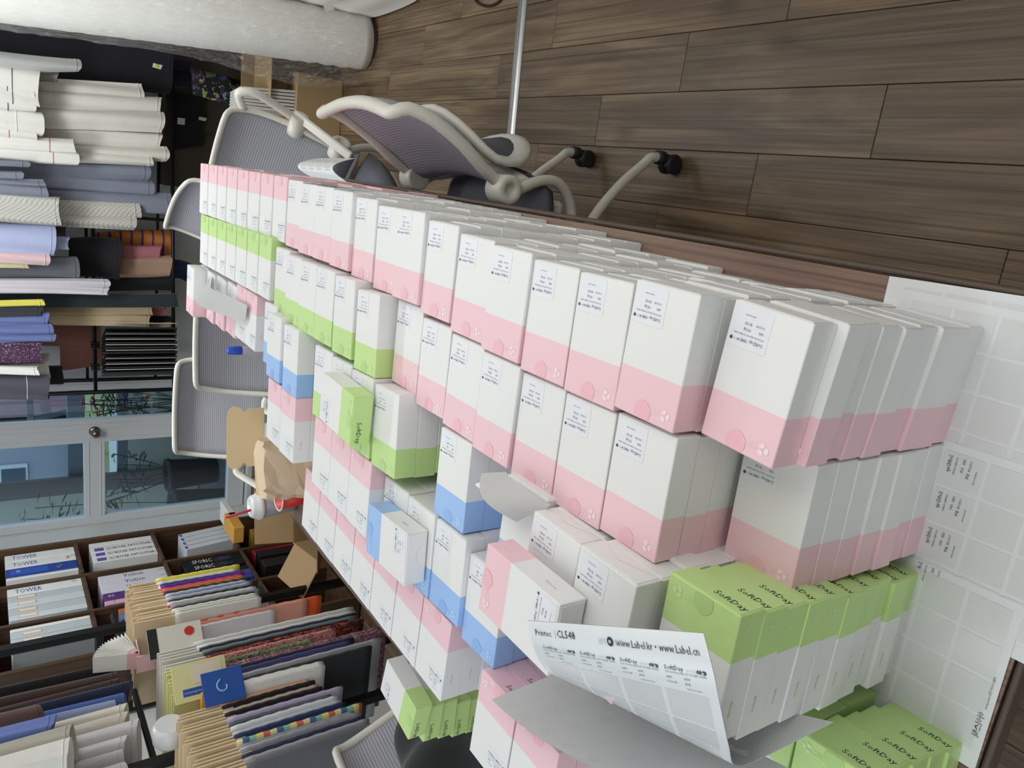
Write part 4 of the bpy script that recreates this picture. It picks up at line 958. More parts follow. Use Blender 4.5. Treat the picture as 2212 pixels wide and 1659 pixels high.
# lower rail
LO = 205
garment('black_skirt', 'clothing', 'black rounded cloth folded over the lower rail', '#1b191f', [(512, 596, 150, 515, 602, 258)], 4.86, 'cloth on the lower rail', .05)
os_ = stripes('orange_stripe', [(0, '#c97a35'), (.78, '#4a3a78'), (1, '#c97a35')], 'Z', 5.4, .85)
garment('orange_cloth', 'clothing', 'orange cloth with dark blue stripes on the lower rail', '#c47a35', [(500, 560, LO, 497, 566, 368)], 5.02, 'cloth on the lower rail', .04, None, None, os_)
garment('rose_cloth', 'clothing', 'dusty rose cloth in front of the orange striped one', '#b06e78', [(528, 565, LO, 530, 560, 345)], 4.94, 'cloth on the lower rail', .03, None)
garment('tan_cloth', 'clothing', 'wide tan cloth beside the rose cloth', '#ab8a76', [(560, 602, LO, 551, 596, 368)], 4.93, 'cloth on the lower rail', .03, None)
garment('black_trousers', 'trousers', 'black trousers hanging on the lower rail left of the tan cloth', '#17191c', [(598, 628, LO, 598, 627, 371)], 4.97, 'cloth on the lower rail', .035)
garment('beige_trousers', 'trousers', 'pair of beige trouser legs below the teal trousers', '#cbb592', [(655, 682, 95, 655, 680, 326), (676, 700, 95, 680, 707, 322)], 4.90, 'cloth on the lower rail', .035, (.02,))
garment('tan_cloth', 'clothing', 'dark tan card-like cloth hanging behind the black folders', '#98685f', [(690, 748, 70, 688, 748, 216), (745, 800, 130, 748, 790, 222)], 5.03, 'cloth on the lower rail', .008, None)
garment('rose_cloth', 'clothing', 'small rose cloth end beside the beige legs', '#b86f74', [(663, 682, 320, 663, 682, 357)], 4.96, 'cloth on the lower rail', .012, None)
garment('black_cloth', 'clothing', 'black cloth strip behind the beige trouser legs', '#1c1b1e', [(682, 702, 320, 682, 697, 369)], 5.0, 'cloth on the lower rail', .012, None)
garment('beige_cloth', 'clothing', 'narrow beige strip under the beige trousers', '#c3a988', [(696, 710, 320, 697, 708, 369)], 4.96, 'cloth on the lower rail', .012, None)
# black sample folders on ring hooks
m_fold = M('black_folder', '#1b1b1e', .45); m_fe = M('folder_edge', '#b9b7b0', .6)
for gi, (ya, yb, n) in enumerate(((718, 762, 6), (770, 806, 5))):
    for i in range(n):
        yy = ya + (yb - ya) * i / (n - 1); o0 = at(222, yy, Y=4.88); o1 = at(374, yy + 2, Y=4.88)
        e = empty('sample_folder', (o0.x, 4.90, o1.z)); h = o0.z - o1.z; an = .55 - .05 * i
        mt = Matrix.Rotation(an, 3, 'Z'); b = MB(); b.box((0, -.05, h / 2), (.010, .21, h), 0, mt, .001); b.build('cover', m_fold, e)
        b = MB(); b.box(V(.001, -.055, -.0008) + V(0, 0, 0), (.005, .2, .003), 0, mt); b.box(mt @ V(.001, -.157, 0) + V(0, -.0, h / 2), (.004, .004, h), 0, mt); b.build('page_edge', m_fe, e)
        tag(e, f'black sample folder with pale page edges, {ORD[i]} of the {"right" if gi == 0 else "left"} bunch on the lower rail', 'folder', 'black sample folders')
    for i in range(3):
        p = at(205, (ya + yb) / 2 + 5 * i, Y=4.94); b = MB(); b.tube([V(p.x, 4.94 + .022 * math.cos(a), 1.066 + .024 * math.sin(a)) for a in [2 * PI * k / 14 for k in range(14)]], .003, 6, closed=True)
        tag(b.build('ring_hook', m_black), f'black ring hook on the lower rail above the {"right" if gi == 0 else "left"} folders, {ORD[i]} one', 'hook', 'ring hooks')
# lower right: black cloth with paper tags, floral cloth
tagm = M('tag_paper')
def hanging_panel(name, label, cat, q, Y, mat, tags=()):
    e = empty(name, at(q[0][0], q[0][1], Y=Y)); o = e.location; b = MB(); P = [at(*p, Y=Y) - o for p in q]; n = 8
    b.grid([[P[0].lerp(P[1], i / n).lerp(P[3].lerp(P[2], i / n), j / 5) + V(0, .012 * math.sin(i * 1.7 + j), 0) for i in range(n + 1)] for j in range(6)]); b.thick(.01); b.build('cloth_panel', mat, e)
    for tq in tags:
        b = MB(); b.face([at(*p, Y=Y - .035) - o for p in tq]); b.thick(.0012); b.build('paper_tag', tagm, e)
    return tag(e, label, cat)
hanging_panel('black_cloth', 'black cloth with two white paper tags right of the lower rail', 'clothing', [(366, 196), (372, 325), (440, 314), (448, 205)], 5.04, M('cloth_17191c'), [[(384, 254), (400, 256), (399, 270), (383, 268)], [(430, 252), (447, 255), (444, 262), (429, 259)]])
fl1 = floral('dark_floral', [(0, '#14141c'), (.5, '#141418'), (.55, '#4f6a3c'), (.68, '#8f9a5a'), (.78, '#54305c'), (.86, '#16161c'), (.95, '#2e3c78')], 22)
hanging_panel('floral_cloth', 'dark cloth with green and purple flowers beside the wrapped roll', 'clothing', [(412, 145), (418, 205), (525, 232), (505, 170)], 4.80, fl1)
b = MB(); q = [at(331, 136, Y=4.70), at(351, 141, Y=4.70), at(347, 150, Y=4.70), at(329, 145, Y=4.70)]; b.face(q); b.thick(.002); tg = b.build('price_tag', [tagm]); tag(tg, 'white tag with yellow square on the black coat', 'tag')
b = MB(); q = [at(337, 138, Y=4.698), at(344, 140, Y=4.698), at(342, 147, Y=4.698), at(335, 145, Y=4.698)]; b.face(q); b.thick(.002); b.build('yellow_patch', M('yellow_patch', '#d8d020', .6), tg)
# sports sleeve and bits under the rail
b = MB(); p = at(395, 583, Y=5.1); b.tube(smooth_pts([p + V(-.0, 0, .09), p, p + V(-.05, -.02, -.10)], 4), .06, 12, flat=.6); o = b.build('blue_sleeve', cloth('cloth_1f2c54', '#26335c')); tag(o, 'navy sleeve with white stripes hanging below the rail at the table end', 'clothing')
b = MB()
for i in range(3): b.tube([p + V(-.075 + .04 * i - .02, -.055, -.07), p + V(-.075 + .04 * i - .03, -.055, -.15)], .006, 6)
b.build('white_stripe', M('white_piping'), o)

# ------------------------------------------------------------------ bookshelf on the window side
m_shelf = wood('shelf_board', '#59412f', '#674c38', '#483425', gscale=.9, rough=.5, rnd=False, knots=False, axis='Z', bump=.05)
bk = empty('bookshelf', (-2.35, 3.82, 0)); tag(bk, 'brown wooden bookshelf with binders standing left of the door', 'bookshelf')
YS = [3.255, 3.615, 3.975, 4.375]; ZS = [.05, .44, .847, 1.238, 1.64, 2.02]; XF, XB = -2.20, -2.52
def sh(nm, c_, d_):
    q = MB(); q.box(V(*c_) - bk.location, d_, bevel=.0015); q.build(nm, m_shelf, bk)
for y in YS: sh('upright', ((XF + XB) / 2, y, 1.02), (XF - XB, .020, 2.02))
for i in range(3):
    for z in ZS: sh('shelf', ((XF + XB) / 2 - .001, (YS[i] + YS[i + 1]) / 2, z), (XF - XB - .004, .339, .018))
sh('back_panel', (XB - .006, (YS[0] + YS[-1]) / 2, 1.02), (.01, 1.14, 2.02)); sh('plinth', ((XF + XB) / 2 - .01, (YS[0] + YS[-1]) / 2, .02), (.28, 1.1, .038))
NB = {}
def binder(col, row, y0, w_, color, label, h=.318, dpt=.265, text=None, tcol=None, tsize=.03, toff=.2, extra=(), lean=0, proud=.0, spine=None, name='binder'):
    """one ring binder standing in a cell; spine faces the room"""
    z0 = ZS[row] + .010; y = YS[col] + .012 + y0
    e = empty(name, (XF - .012 + proud, y + w_ / 2, z0)); e.rotation_euler = (lean, 0, 0)
    b = MB(); mc = M('binder_' + color.strip('#'), color, .38)
    b.box((-dpt / 2, 0, h / 2), (dpt, w_ * .96, h), bevel=.003); b.build('cover', mc, e)
    b = MB(); b.box((-.003, 0, h / 2), (.008, w_ * .97, h * .995), 0, bevel=.002)
    if text:
        vs, fs, wd = text_geo(text, tsize); k = tsize
        b.text(text, tsize * 1.75, (.0016, -tsize * 1.75 * .34, h * (1 - toff)), (0, 0, -1), (0, 1, 0), 1, width=wd * 1.04)
    for ex in extra:
        kind, a, c_, m_ = ex[0], ex[1], ex[2], ex[-1]
        if kind == 'rect': b.box((.0014 + (.0008 if m_ == 2 else 0), 0, h * (1 - (a + c_) / 2)), (.0012, w_ * (.30 if m_ == 2 else .36 if m_ == 3 else .6), h * (c_ - a)), m_)
        if kind == 'ring': b.tube([V(.0018, .011 * math.cos(q), h * (1 - a) + .011 * math.sin(q)) for q in [2 * PI * i / 16 for i in range(16)]], .0022, 6, m_, closed=True)
        if kind == 'disc': b.raw([V(.0018, c_ * math.cos(q), h * (1 - a) + c_ * math.sin(q)) for q in [2 * PI * i / 16 for i in range(16)]], [list(range(16))], m_)
        if kind == 'txt': _w = text_geo(a[0], a[1])[2]; b.text(a[0], a[1] * 1.5, (.0022, a[1] * 1.5 * -.32 + a[3], h * (1 - a[2])), (0, 0, -1), (0, 1, 0), m_, width=_w)
    b.build('spine', [mc, M('spine_ink_' + (tcol or '#222222').strip('#'), tcol or '#222222', .5), M('label_cream', '#e6dcc4', .6), M('label_orange', '#d4835c', .6), M('spine_white', '#e4e4e2', .4), M('spine_silver', '#9ea4a8', .3, .8), M('spine_green', '#3fae5c', .4), M('spine_blue', '#2d55b8', .4), M('spine_black', '#16161a', .4), M('spine_purple', '#5d57a8', .4)], e)
    return tag(e, label, 'binder')
W_ = '#e2e3e2'; GR = '#b9c1c5'
# y0 counts from the near upright of each cell; far cells have the higher column number
lab_old = [('rect', .08, .34, 3), ('rect', .10, .28, 2)]
# top row in view
binder(2, 3, .262, .074, W_, 'white binder with blue tower lettering nearest the glass door', text='TOWER', tcol='#2b5a9c', tsize=.030, toff=.10, extra=[('txt', ('VOL', .012, .86, .014), 8)])
binder(2, 3, .186, .074, W_, 'second white binder with blue tower lettering beside the door', text='TOWER', tcol='#2b5a9c', tsize=.030, toff=.10, extra=[('rect', .86, .9, 3), ('txt', ('VOL', .012, .92, .014), 8)])
binder(2, 3, .092, .092, '#233f94', 'royal blue wide binder on the top shelf', extra=[('rect', .06, .58, 7), ('txt', ('SS', .02, .14, .008), 4), ('ring', .74, 0, 5)])
binder(2, 3, .068, .022, W_, 'thin white folder under the royal blue binder')
binder(1, 3, .268, .068, W_, 'single white binder with blue tower lettering in the middle cell', text='TOWER', tcol='#2b5a9c', tsize=.030, toff=.10, extra=[('txt', ('VOL', .012, .86, .014), 8)])
for i, (y0, w_) in enumerate(((.212, .054), (.150, .058), (.092, .052), (.042, .046))):
    binder(1, 3, y0, w_, GR if i % 2 == 0 else '#ccd1d6', f'pale grey binder with cream label, middle top cell, {ORD[i]} from far side', extra=[('rect', .12, .36, 3), ('rect', .13, .35, 2)])
for i, (y0, w_) in enumerate(((.305, .022), (.246, .055), (.186, .057), (.126, .057))):
    binder(0, 3, y0, w_, GR if i else W_, f'pale grey binder with orange label, near top cell, {ORD[i]} from far side', extra=[('rect', .14, .38, 3), ('rect', .15, .37, 2)] if i else ())
# second row
for i in range(4):
    binder(2, 2, .285 - .058 * i if i else .300, .056 if i else .04, W_, f'white binder with black serif lettering, {ORD[i]} from the door', text='SLUBSTAR' if i else None, tcol='#20242c', tsize=.021, toff=.24, extra=([('rect', .06, .2, 9), ('txt', ('PATCUSTAR', .021, .58, .0), 8), ('txt', ('Bonded', .009, .93, .0), 8)] if i else ()))
for i in range(3):
    binder(1, 2, .258 - .060 * i, .058, '#d3d3dd', f'pale lilac binder with check mark lettering, {ORD[i]} from the far side', text='Voition', tcol='#46464e', tsize=.031, toff=.36, extra=[('txt', ('Bonded', .008, .9, .0), 8)])
binder(1, 2, .070, .066, '#5b3a78', 'purple binder under the pale lilac ones', extra=[('txt', ('BG', .02, .07, .0), 4)])
binder(1, 2, .028, .036, '#d8a9c4', 'pink folder under the purple binder', extra=[('txt', ('7', .015, .12, 0), 8)])
for i, (c_, lb) in enumerate((('#b06a50', 'terracotta'), ('#4a7fc0', 'blue streaked'), ('#263352', 'navy'), ('#1f5236', 'dark green'), ('#20543a', 'deep green'))):
    binder(0, 2, .285 - .05 * i, .046, c_, f'{lb} book behind the black rack post', h=.27, extra=[('ring', .5, 0, 5)] if i == 2 else ())
# third row
for i in range(4):
    binder(2, 1, .262 - .052 * i, .042, '#cfd4da', f'slim grey blue-edged binder leaning on the third shelf, {ORD[i]} from the door', h=.275, lean=.16, extra=[('rect', .0, .05, 7)], proud=.02)
for i in range(3):
    binder(1, 1, .268 - .064 * i, .062 if i < 2 else .035, '#16171b', f'black binder with white script lettering, {ORD[i]} from the far side', text='SPORIC', tcol='#e4e4e4', tsize=.030, toff=.16, extra=[('txt', ('Raphelo', .021, .60, .0), 7)])
binder(1, 1, .085, .052, '#8c3a28', 'rust red binder below the black lettered ones', extra=[('rect', .70, 1.0, 7), ('ring', .3, 0, 5), ('ring', .5, 0, 5)])
binder(1, 1, .045, .036, '#2b49b0', 'bright blue folder beside the rust red binder', h=.30)
binder(0, 1, .20, .075, '#17362d', 'dark green ring binder with two metal eyelets', extra=[('ring', .68, 0, 5), ('ring', .82, 0, 5)], proud=.01)
binder(0, 1, .13, .060, W_, 'white binder with small black volume lettering below the green one', extra=[('txt', ('Bonded', .014, .72, 0), 8), ('txt', ('VOL', .012, .86, 0), 8)])
# bottom row
binder(2, 0, .24, .075, '#d9a93c', 'yellow box file on the bottom shelf near the door', h=.15, name='box_file')
binder(2, 0, .16, .075, '#caa03a', 'ochre box file beside the yellow one on the bottom shelf', h=.26, name='box_file')
binder(1, 0, .27, .068, '#a5222e', 'red ring binder on the bottom shelf beside the cardboard box', extra=[('ring', .78, 0, 8), ('rect', .86, .98, 4)])
binder(1, 0, .185, .078, '#17181b', 'black ring binder with green round label on the bottom shelf', extra=[('disc', .84, .018, 6)], proud=.03)
binder(1, 0, .085, .09, '#26251f', 'dark box file under the black ring binder', proud=.02, name='box_file')
o = MB(); o.box((0, 0, .03), (.10, .20, .06), bevel=.004); tag(o.build('yellow_box', M('yellow_card', '#dba24a', .5), None, (-2.06, 3.98, .44 + .012)), 'small yellow orange box at the third shelf edge behind the cup', 'box')
o = MB(); o.box((0, 0, .02), (.12, .22, .04), bevel=.004); tag(o.build('white_box', M('carton_edge'), None, (-2.07, 4.14, .44 + .012)), 'white flat box beside the yellow box at the shelf edge', 'box')

# ------------------------------------------------------------------ swatch rack in front
sr = empty('swatch_rack', (-1.85, 2.3, 0)); tag(sr, 'black square-tube rack carrying fabric swatches on the window side', 'rack')
def sb(nm, a, b_, w_=.03):
    q = MB(); q.bar(V(*a) - sr.location, V(*b_) - sr.location, w_, w_, bevel=.002); q.build(nm, m_black, sr)
for y in (2.735, 1.985, 1.2):
    sb('post', (-1.76, y, 0), (-1.76, y, 2.1)); sb('post', (-2.12, y, 0), (-2.12, y, 2.1))
    sb('crossbar', (-1.775, y, 1.305), (-2.105, y, 1.305), .026); sb('crossbar', (-1.775, y, .12), (-2.105, y, .12), .026); sb('crossbar', (-1.775, y, 2.08), (-2.105, y, 2.08), .026)
for z, x in ((1.235, -1.835), (1.98, -1.84)): 
    q = MB(); q.tube([V(x, .9, z) - sr.location, V(x, 2.95, z) - sr.location], .010, 10); q.build('rail', m_black, sr)
m_card = M('kraft_card', '#e2cda8', .7); m_cardw = M('white_card', '#dedbd2', .6); m_cardy = M('yellow_card_light', '#dfdca0', .6); m_cardo = M('orange_card', '#e6a02e', .6); m_cardb = M('blue_card', '#2455a8', .4)
def pinked(b, y, x0, x1, z0, z1, th, mi=0, bulge=0.0, sd=0):
    """hanging swatch with zigzag cut long edge"""
    rn = random.Random(sd); n = 16; rows = []
    for s_ in (-1, 1):
        r_ = []
        for j in range(n + 1):
            t = j / n; z = z0 + (z1 - z0) * t; zz = .0022 * (j % 2); bl = bulge * math.sin(PI * (1 - t)) + .004 * math.sin(3 * t + sd)
            r_.append((z, zz, bl))
        rows.append(r_)
    R_ = []
    for k, (xx, wgt) in enumerate(((x0, 0), ((x0 + x1) / 2, 1), (x1, .35))):
        R_.append([V(xx + (zz if k == 2 else 0), y + bl * wgt, z) for z, zz, bl in rows[0]])
    b.grid(R_, mi); b.thick(th)
SWN = [0]
def swatch(y, color, label, z0=.80, z1=1.08, x0=-1.90, x1=-1.62, th=.011, card=m_card, ctop=1.215, mat=None, bulge=.004, cx1=None, group='fabric swatches on the rod', card_x0=None):
    SWN[0] += 1; e = empty('fabric_swatch', (x1, y, 0)); px_ = x1; x0 -= px_; x1 -= px_; cx1 = None if cx1 is None else cx1 - px_; card_x0 = None
    b = MB(); b.box((((card_x0 or x0) + (cx1 or x1 - .005)) / 2, 0, (ctop + z1 - .03) / 2), ((cx1 or x1 - .005) - (card_x0 or x0), th * .55, ctop - z1 + .03), bevel=.0006); b.build('hanger_card', card, e)
    b = MB(); pinked(b, 0, x0, x1, z0, z1, th, 0, bulge, SWN[0]); b.build('cloth', mat or M('swatch_' + color.strip('#'), color, .85, noise=.06, nscale=90, bump=.3, bscale=600), e)
    return tag(e, label, 'swatch', group)
A_ = [('#d9d9cf', 'ivory'), ('#e6de5c', 'yellow'), ('#e4e4e0', 'white'), ('#c9c8c4', 'light grey'), ('#26315c', 'navy'), ('#e8e6e2', 'white'), ('#5f3a98', 'violet'), ('#d8388a', 'magenta'), ('#d97a30', 'orange'), ('#c9cf3a', 'lime'), ('#32323c', 'charcoal'), ('#d3c4cc', 'pale pink'), ('#e3e4e6', 'white'), ('#6d84b4', 'denim blue'), ('#b8bcc6', 'blue grey'), ('#2e3238', 'charcoal'), ('#39503f', 'dark green'), ('#d8d4d6', 'pale grey'), ('#c8203f', 'crimson'), ('#9c9ca2', 'mid grey'), ('#33352f', 'olive black'), ('#e4e2dc', 'white'), ('#cfd3c4', 'pale sage'), ('#dcd8d0', 'ivory')]
rn = random.Random(9); Y0, Y1 = 2.775, 2.445
for i, (c_, nm) in enumerate(A_):
    y = Y0 + (Y1 - Y0) * i / (len(A_) - 1)
    swatch(y, c_, f'{nm} swatch on a kraft hanger card, {ORD[i]} from the bookshelf end', z0=.80 + .03 * rn.random(), z1=1.105 + .012 * rn.random(), th=.0095, x1=-1.615 + .012 * rn.random() + .002 * i, ctop=1.195 + .012 * (i % 3) + .0008 * i, bulge=.006 * rn.uniform(-.5, 1))
swatch(2.428, '#e8602c', 'bright orange cloth behind the salmon pink one', .585, 1.04, -1.92, -1.60, .012, m_cardw, 1.14, None, .010)
swatch(2.408, '#e9a893', 'large salmon pink shiny cloth hanging lower than the kraft card swatches', .645, 1.07, -1.92, -1.60, .016, m_cardw, 1.16, M('salmon_satin', '#e2a390', .35, sheen=.2), .012)
swatch(2.385, '#dcd8da', 'pale grey cloth hanging over the salmon one', .775, 1.10, -1.90, -1.600, .012, m_cardw, 1.15, None, .008)
# colour fan deck
fe = empty('colour_fan_deck', (-1.66, 2.36, 1.235)); tag(fe, 'opened fan deck of white and pink colour cards by the black rack post', 'fan deck')
m_fw = M('fan_white', '#edece6', .5); m_fp = M('fan_pink', '#e6b8bb', .5)
for i in range(14):
    a = .35 + 1.15 * i / 13; b = MB(); mt = Matrix.Rotation(-a + .1, 3, 'X')
    b.box(mt @ V(0, 0, .085), (.06, .0016, .10), 0, mt); b.box(mt @ V(0, 0, .015), (.06, .0017, .04), 1, mt); b.build('fan_card', [m_fw, m_fp], fe)
b = MB(); mt = Matrix.Rotation(-1.62, 3, 'X'); b.box(mt @ V(0, 0, .10), (.062, .003, .075), 0, mt); b.box(mt @ V(0, 0, .03), (.062, .0031, .065), 1, mt); b.box((0.0, -.02, -.05), (.062, .004, .12), 1); b.text('Daily Care', .010, (.0315, -.018, -.01), (0, 0, -1), (0, -1, 0), 2); b.build('fan_cover', [m_fw, m_fp, m_print], fe)
bf_ = floral('black_floral', [(0, '#1b1a1c'), (.45, '#262523'), (.7, '#343a2c'), (.9, '#4a3a38')], 70); pf = floral('pink_floral', [(0, '#c9838c'), (.4, '#c9838c'), (.6, '#7c3b3c'), (.8, '#cdb08c')], 55); of = floral('orange_floral', [(0, '#3a2228'), (.4, '#c8502a'), (.7, '#3a2228'), (.85, '#7c2f28')], 40); nf = floral('mauve_floral', [(0, '#6c4a58'), (.4, '#a87884'), (.7, '#3c3046'), (.85, '#c49aa0')], 45); gf = floral('green_floral', [(0, '#5f7a4c'), (.4, '#a8a078'), (.7, '#2e3a34')], 60)
Bl = [('#e1e1de', 'white', .50, None), ('#e3e3e2', 'white', .505, None), ('#2c313c', 'dark blue grey', .51, None), ('#79828a', 'blue grey', .515, None), ('', 'black floral', .55, bf_), ('', 'dark orange floral', .50, of), ('', 'pink floral', .615, pf), ('', 'green floral', .71, gf), ('', 'mauve floral', .455, nf), ('', 'wide mauve floral', .45, nf), ('#30323e', 'dark navy', .58, None), ('#4a4c7a', 'indigo', .60, None), ('#b9b9c0', 'pale grey', .49, None), ('#34373c', 'charcoal', .54, None)]
for i, (c_, nm, z0, mt) in enumerate(Bl):
    y = 2.305 - .0188 * i
    swatch(y, c_ or '#555555', f'{nm} swatch on a {"white" if i < 6 else "pale yellow"} card, {ORD[i]} after the pale grey cloth', z0, 1.075 - .004 * i, -1.93, -1.605 + .002 * (i % 4), .013 if mt else .010, m_cardw if i < 6 else m_cardy, 1.19 - .003 * (i % 3), mt, .006, group='dark and floral swatches')
e = empty('catalogue_card', (-1.60, 2.345, 1.09)); b = MB(); b.box((0, 0, .035), (.006, .10, .17), bevel=.001); b.build('card', m_cardw, e)
b = MB(); b.box((.0035, 0, .105), (.001, .10, .03), 0); b.build('header', M('spine_black'), e); b = MB(); b.lathe([(.016, 0), (.016, .001)], (.0035, .02, -.01), 16, 0, Matrix.Rotation(PI / 2, 3, 'Y')); b.build('red_dot', M('red_dot', '#c83028', .5), e)
e.rotation_euler = (0, 0, -.7); tag(e, 'white catalogue card with black header and red dot in front of the swatches', 'card')
# yellow and blue carded swatches, then the near kraft row
e = empty('swatch_card', (-1.585, 2.085, 1.035)); b = MB(); b.box((0, 0, .07), (.004, .115, .16), bevel=.001); b.build('card', m_cardy, e)
b = MB(); b.box((.0025, -.03, .07), (.001, .022, .11), 0); b.text('Soft and high Function fabric', .0075, (.0035, -.033, .122), (0, 0, -1), (0, 1, 0), 1); b.build('blue_band', [m_cardb, m_fw], e)
b = MB(); b.box((.0025, .02, .05), (.001, .055, .09)); b.build('data_patch', M('label_cream'), e); e.rotation_euler = (0, 0, -.75); tag(e, 'pale yellow swatch card with a blue title band', 'card')
wf_ = M('white_waffle', '#e2e2de', .8, bump=.8, bscale=160)
swatch(2.010, '#e2e2de', 'white waffle cloth swatch behind the blue card', .74, 1.07, -1.92, -1.575, .030, m_cardo, 1.12, wf_, .012)
e = empty('swatch_card', (-1.560, 1.995, 1.02)); b = MB(); b.box((0, 0, .04), (.004, .10, .12), bevel=.001); b.build('card', m_cardb, e)
b = MB(); b.tube(smooth_pts([V(.003, .022 * math.cos(a) * (1 - .08 * i), .04 + .022 * math.sin(a) * (1 - .08 * i)) for i, a in enumerate([.3 + .6 * k for k in range(9)])], 3), .003, 6); b.build('swirl_mark', M('swirl_cyan', '#7fc4e8', .4), e); e.rotation_euler = (0, 0, -.75); tag(e, 'glossy blue card with a pale swirl mark', 'card')
st1 = stripes('rainbow_stripe', [(0, '#d8695c'), (.2, '#e6dc7c'), (.4, '#8ac2b4'), (.6, '#4f6f9c'), (.8, '#e9d9a0')], 'Z', 3.2, .85)
D_ = [('#dcae8c', 'peach', None), ('#d2a284', 'peach tan', None), ('#1a1a1e', 'black', None), ('#c6b0a4', 'pink beige', None), ('#17171b', 'black', None), ('#b9aecb', 'lilac', None), ('#5e626a', 'grey', None), ('#2e4a36', 'forest green', None), ('#dde0e6', 'white', None), ('#c8ccd8', 'pale blue', None), ('#27345e', 'navy', None), ('', 'multicolour striped', st1), ('#9a9ea6', 'grey', None), ('#dcd4cc', 'cream', None), ('#8f9298', 'mid grey', None), ('#2a2f52', 'dark blue', None), ('#a8a8ae', 'light grey', None), ('#6a6d75', 'slate', None)]
for i, (c_, nm, mt) in enumerate(D_):
    swatch(1.972 - .0165 * i, c_ or '#999999', f'{nm} swatch on the near kraft cards, {ORD[i]} after the white waffle cloth', .80 - .006 * i if i not in (5, 11) else .74 - .004 * i, 1.075, -1.92, -1.60 + .003 * (i % 3), .011, m_card, 1.19 + .008 * (i % 3), mt, .006, group='near kraft card swatches')
b = MB(); b.lathe([(.001, 0), (.03, .002), (.045, .02), (.047, .06), (.040, .075)], (0, 0, 0), 20, 0, Matrix.Rotation(PI / 2, 3, 'Y')); tag(b.build('white_plastic_cap', M('white_gloss_plastic', '#dfe1e3', .3), None, (-1.70, 1.975, 1.215)), 'white rounded plastic cap sitting by the near rack post', 'cap')
# garments on the upper rod, hems above the swatches
def side_garment(label, color, y0, y1, zb, x=-1.68, th=.10, cat='clothing', mat=None, sd=1):
    b = MB(); rn = random.Random(sd); p1, p2 = rn.uniform(0, 6), rn.uniform(0, 6); rows = []; N = 12
    for j in range(N + 1):
        t = j / N; z = 1.96 + (zb - 1.96) * t; yc = (y0 + y1) / 2; hw = abs(y0 - y1) / 2 * (.8 + .2 * t); row = []
        for k in range(20):
            a = 2 * PI * k / 20; ca, sa = math.cos(a), math.sin(a)
            row.append(V(x - .10 + math.copysign(abs(ca) ** .7, ca) * th + .006 * math.sin(4 * a + p1 + 2 * t), yc + math.copysign(abs(sa) ** .75, sa) * hw * (1 + .12 * math.sin(3 * a + p2 + 3 * t)), z + (.012 * math.sin(a + p1) if j == N else 0)))
        rows.append(row)
    R_ = b.grid(rows, closed=True); b.grid([[v.co.copy() for v in R_[-1]], [V(x - .1, (y0 + y1) / 2, zb + .025)] * 20], closed=True)
    rr = [p.lerp(q_, .65) for p, q_ in zip(rows[-2], rows[-1])]; b.tube(rr, .002, 5, closed=True)
    return tag(b.build('hanging_cloth', mat or cloth('cloth_' + color.strip('#'), color)), label, cat, 'clothes on the upper window-side rod')
SG = [('#1c1d22', 'black cloth', 2.425, 2.395, 1.30), ('#4c3a36', 'dark brown cloth', 2.385, 2.335, 1.29), ('#3f302c', 'brown black cloth', 2.33, 2.30, 1.31), ('#1f2740', 'dark navy cloth', 2.30, 2.265, 1.285), ('#5f78b8', 'mid blue cloth', 2.26, 2.235, 1.285), ('#aebbe0', 'pale blue cloth', 2.23, 2.21, 1.315), ('#ddd8cc', 'cream trousers', 2.205, 2.165, 1.295), ('#d5cec2', 'cream trousers', 2.16, 2.125, 1.305), ('#cfcbcf', 'pale grey trousers', 2.12, 2.065, 1.275), ('#d6d3d6', 'pale grey trousers', 2.06, 2.02, 1.315), ('#c9c5c8', 'pale grey trousers', 2.015, 1.97, 1.325), ('#cdc9cb', 'pale grey trousers', 1.965, 1.90, 1.33), ('#c6c2c6', 'pale grey trousers', 1.895, 1.82, 1.34)]
for i, (c_, nm, a, c2, zb) in enumerate(SG): side_garment(f'{nm} hanging on the upper window-side rod, {ORD[i]} from the bookshelf', c_, a, c2, zb, sd=i + 3, cat='trousers' if 'trousers' in nm else 'clothing')
side_garment('white folded cloth roll in front of the cream trousers at the upper left', '#e9e8e2', 1.96, 1.86, 1.47, x=-1.50, th=.05, sd=40)
side_garment('grey translucent cloth cuff beside the white folded roll', '#b4b0a4', 2.03, 1.965, 1.455, x=-1.52, th=.05, sd=41)
side_garment('blue cloth end poking out above the navy cloth', '#6f83c4', 2.10, 2.05, 1.50, x=-1.52, th=.04, sd=42)
side_garment('dark brown cloth end at the top behind the blue cloth', '#5a443e', 2.20, 2.13, 1.52, x=-1.54, th=.04, sd=43)

# ------------------------------------------------------------------ things at the far window end of the table
e = empty('cardboard_box', (-1.52, 2.93, .0), .2); tag(e, 'open cardboard carton with raised flaps between table and bookshelf', 'box')
b = MB()
for sx_, sy_, dx_, dy_ in ((-.16, 0, .006, .34), (.16, 0, .006, .34), (0, -.17, .326, .006), (0, .17, .326, .006)): b.box((sx_, sy_, .24), (dx_, dy_, .46), bevel=.001)
b.box((0, 0, .012), (.31, .33, .008)); b.build('box_walls', m_kraft, e)
for nm, c_, d_, r_, ax_ in (('flap', (.20, 0, .53), (.004, .32, .15), .5, 'Y'), ('flap', (-.235, 0, .505), (.004, .33, .16), -1.05, 'Y'), ('flap', (0, -.235, .50), (.31, .004, .14), 1.1, 'X'), ('flap', (0, .20, .55), (.31, .004, .17), -.35, 'X')):
    b = MB(); b.box(c_, d_, 0, Matrix.Rotation(r_, 3, ax_), .0005); b.build(nm, m_kraft, e)
b = MB(); b.box((0, -.237, .503), (.05, .0008, .13), 0, Matrix.Rotation(1.1, 3, 'X')); b.build('clear_tape', M('tape', '#8f7c5a', .12), e)
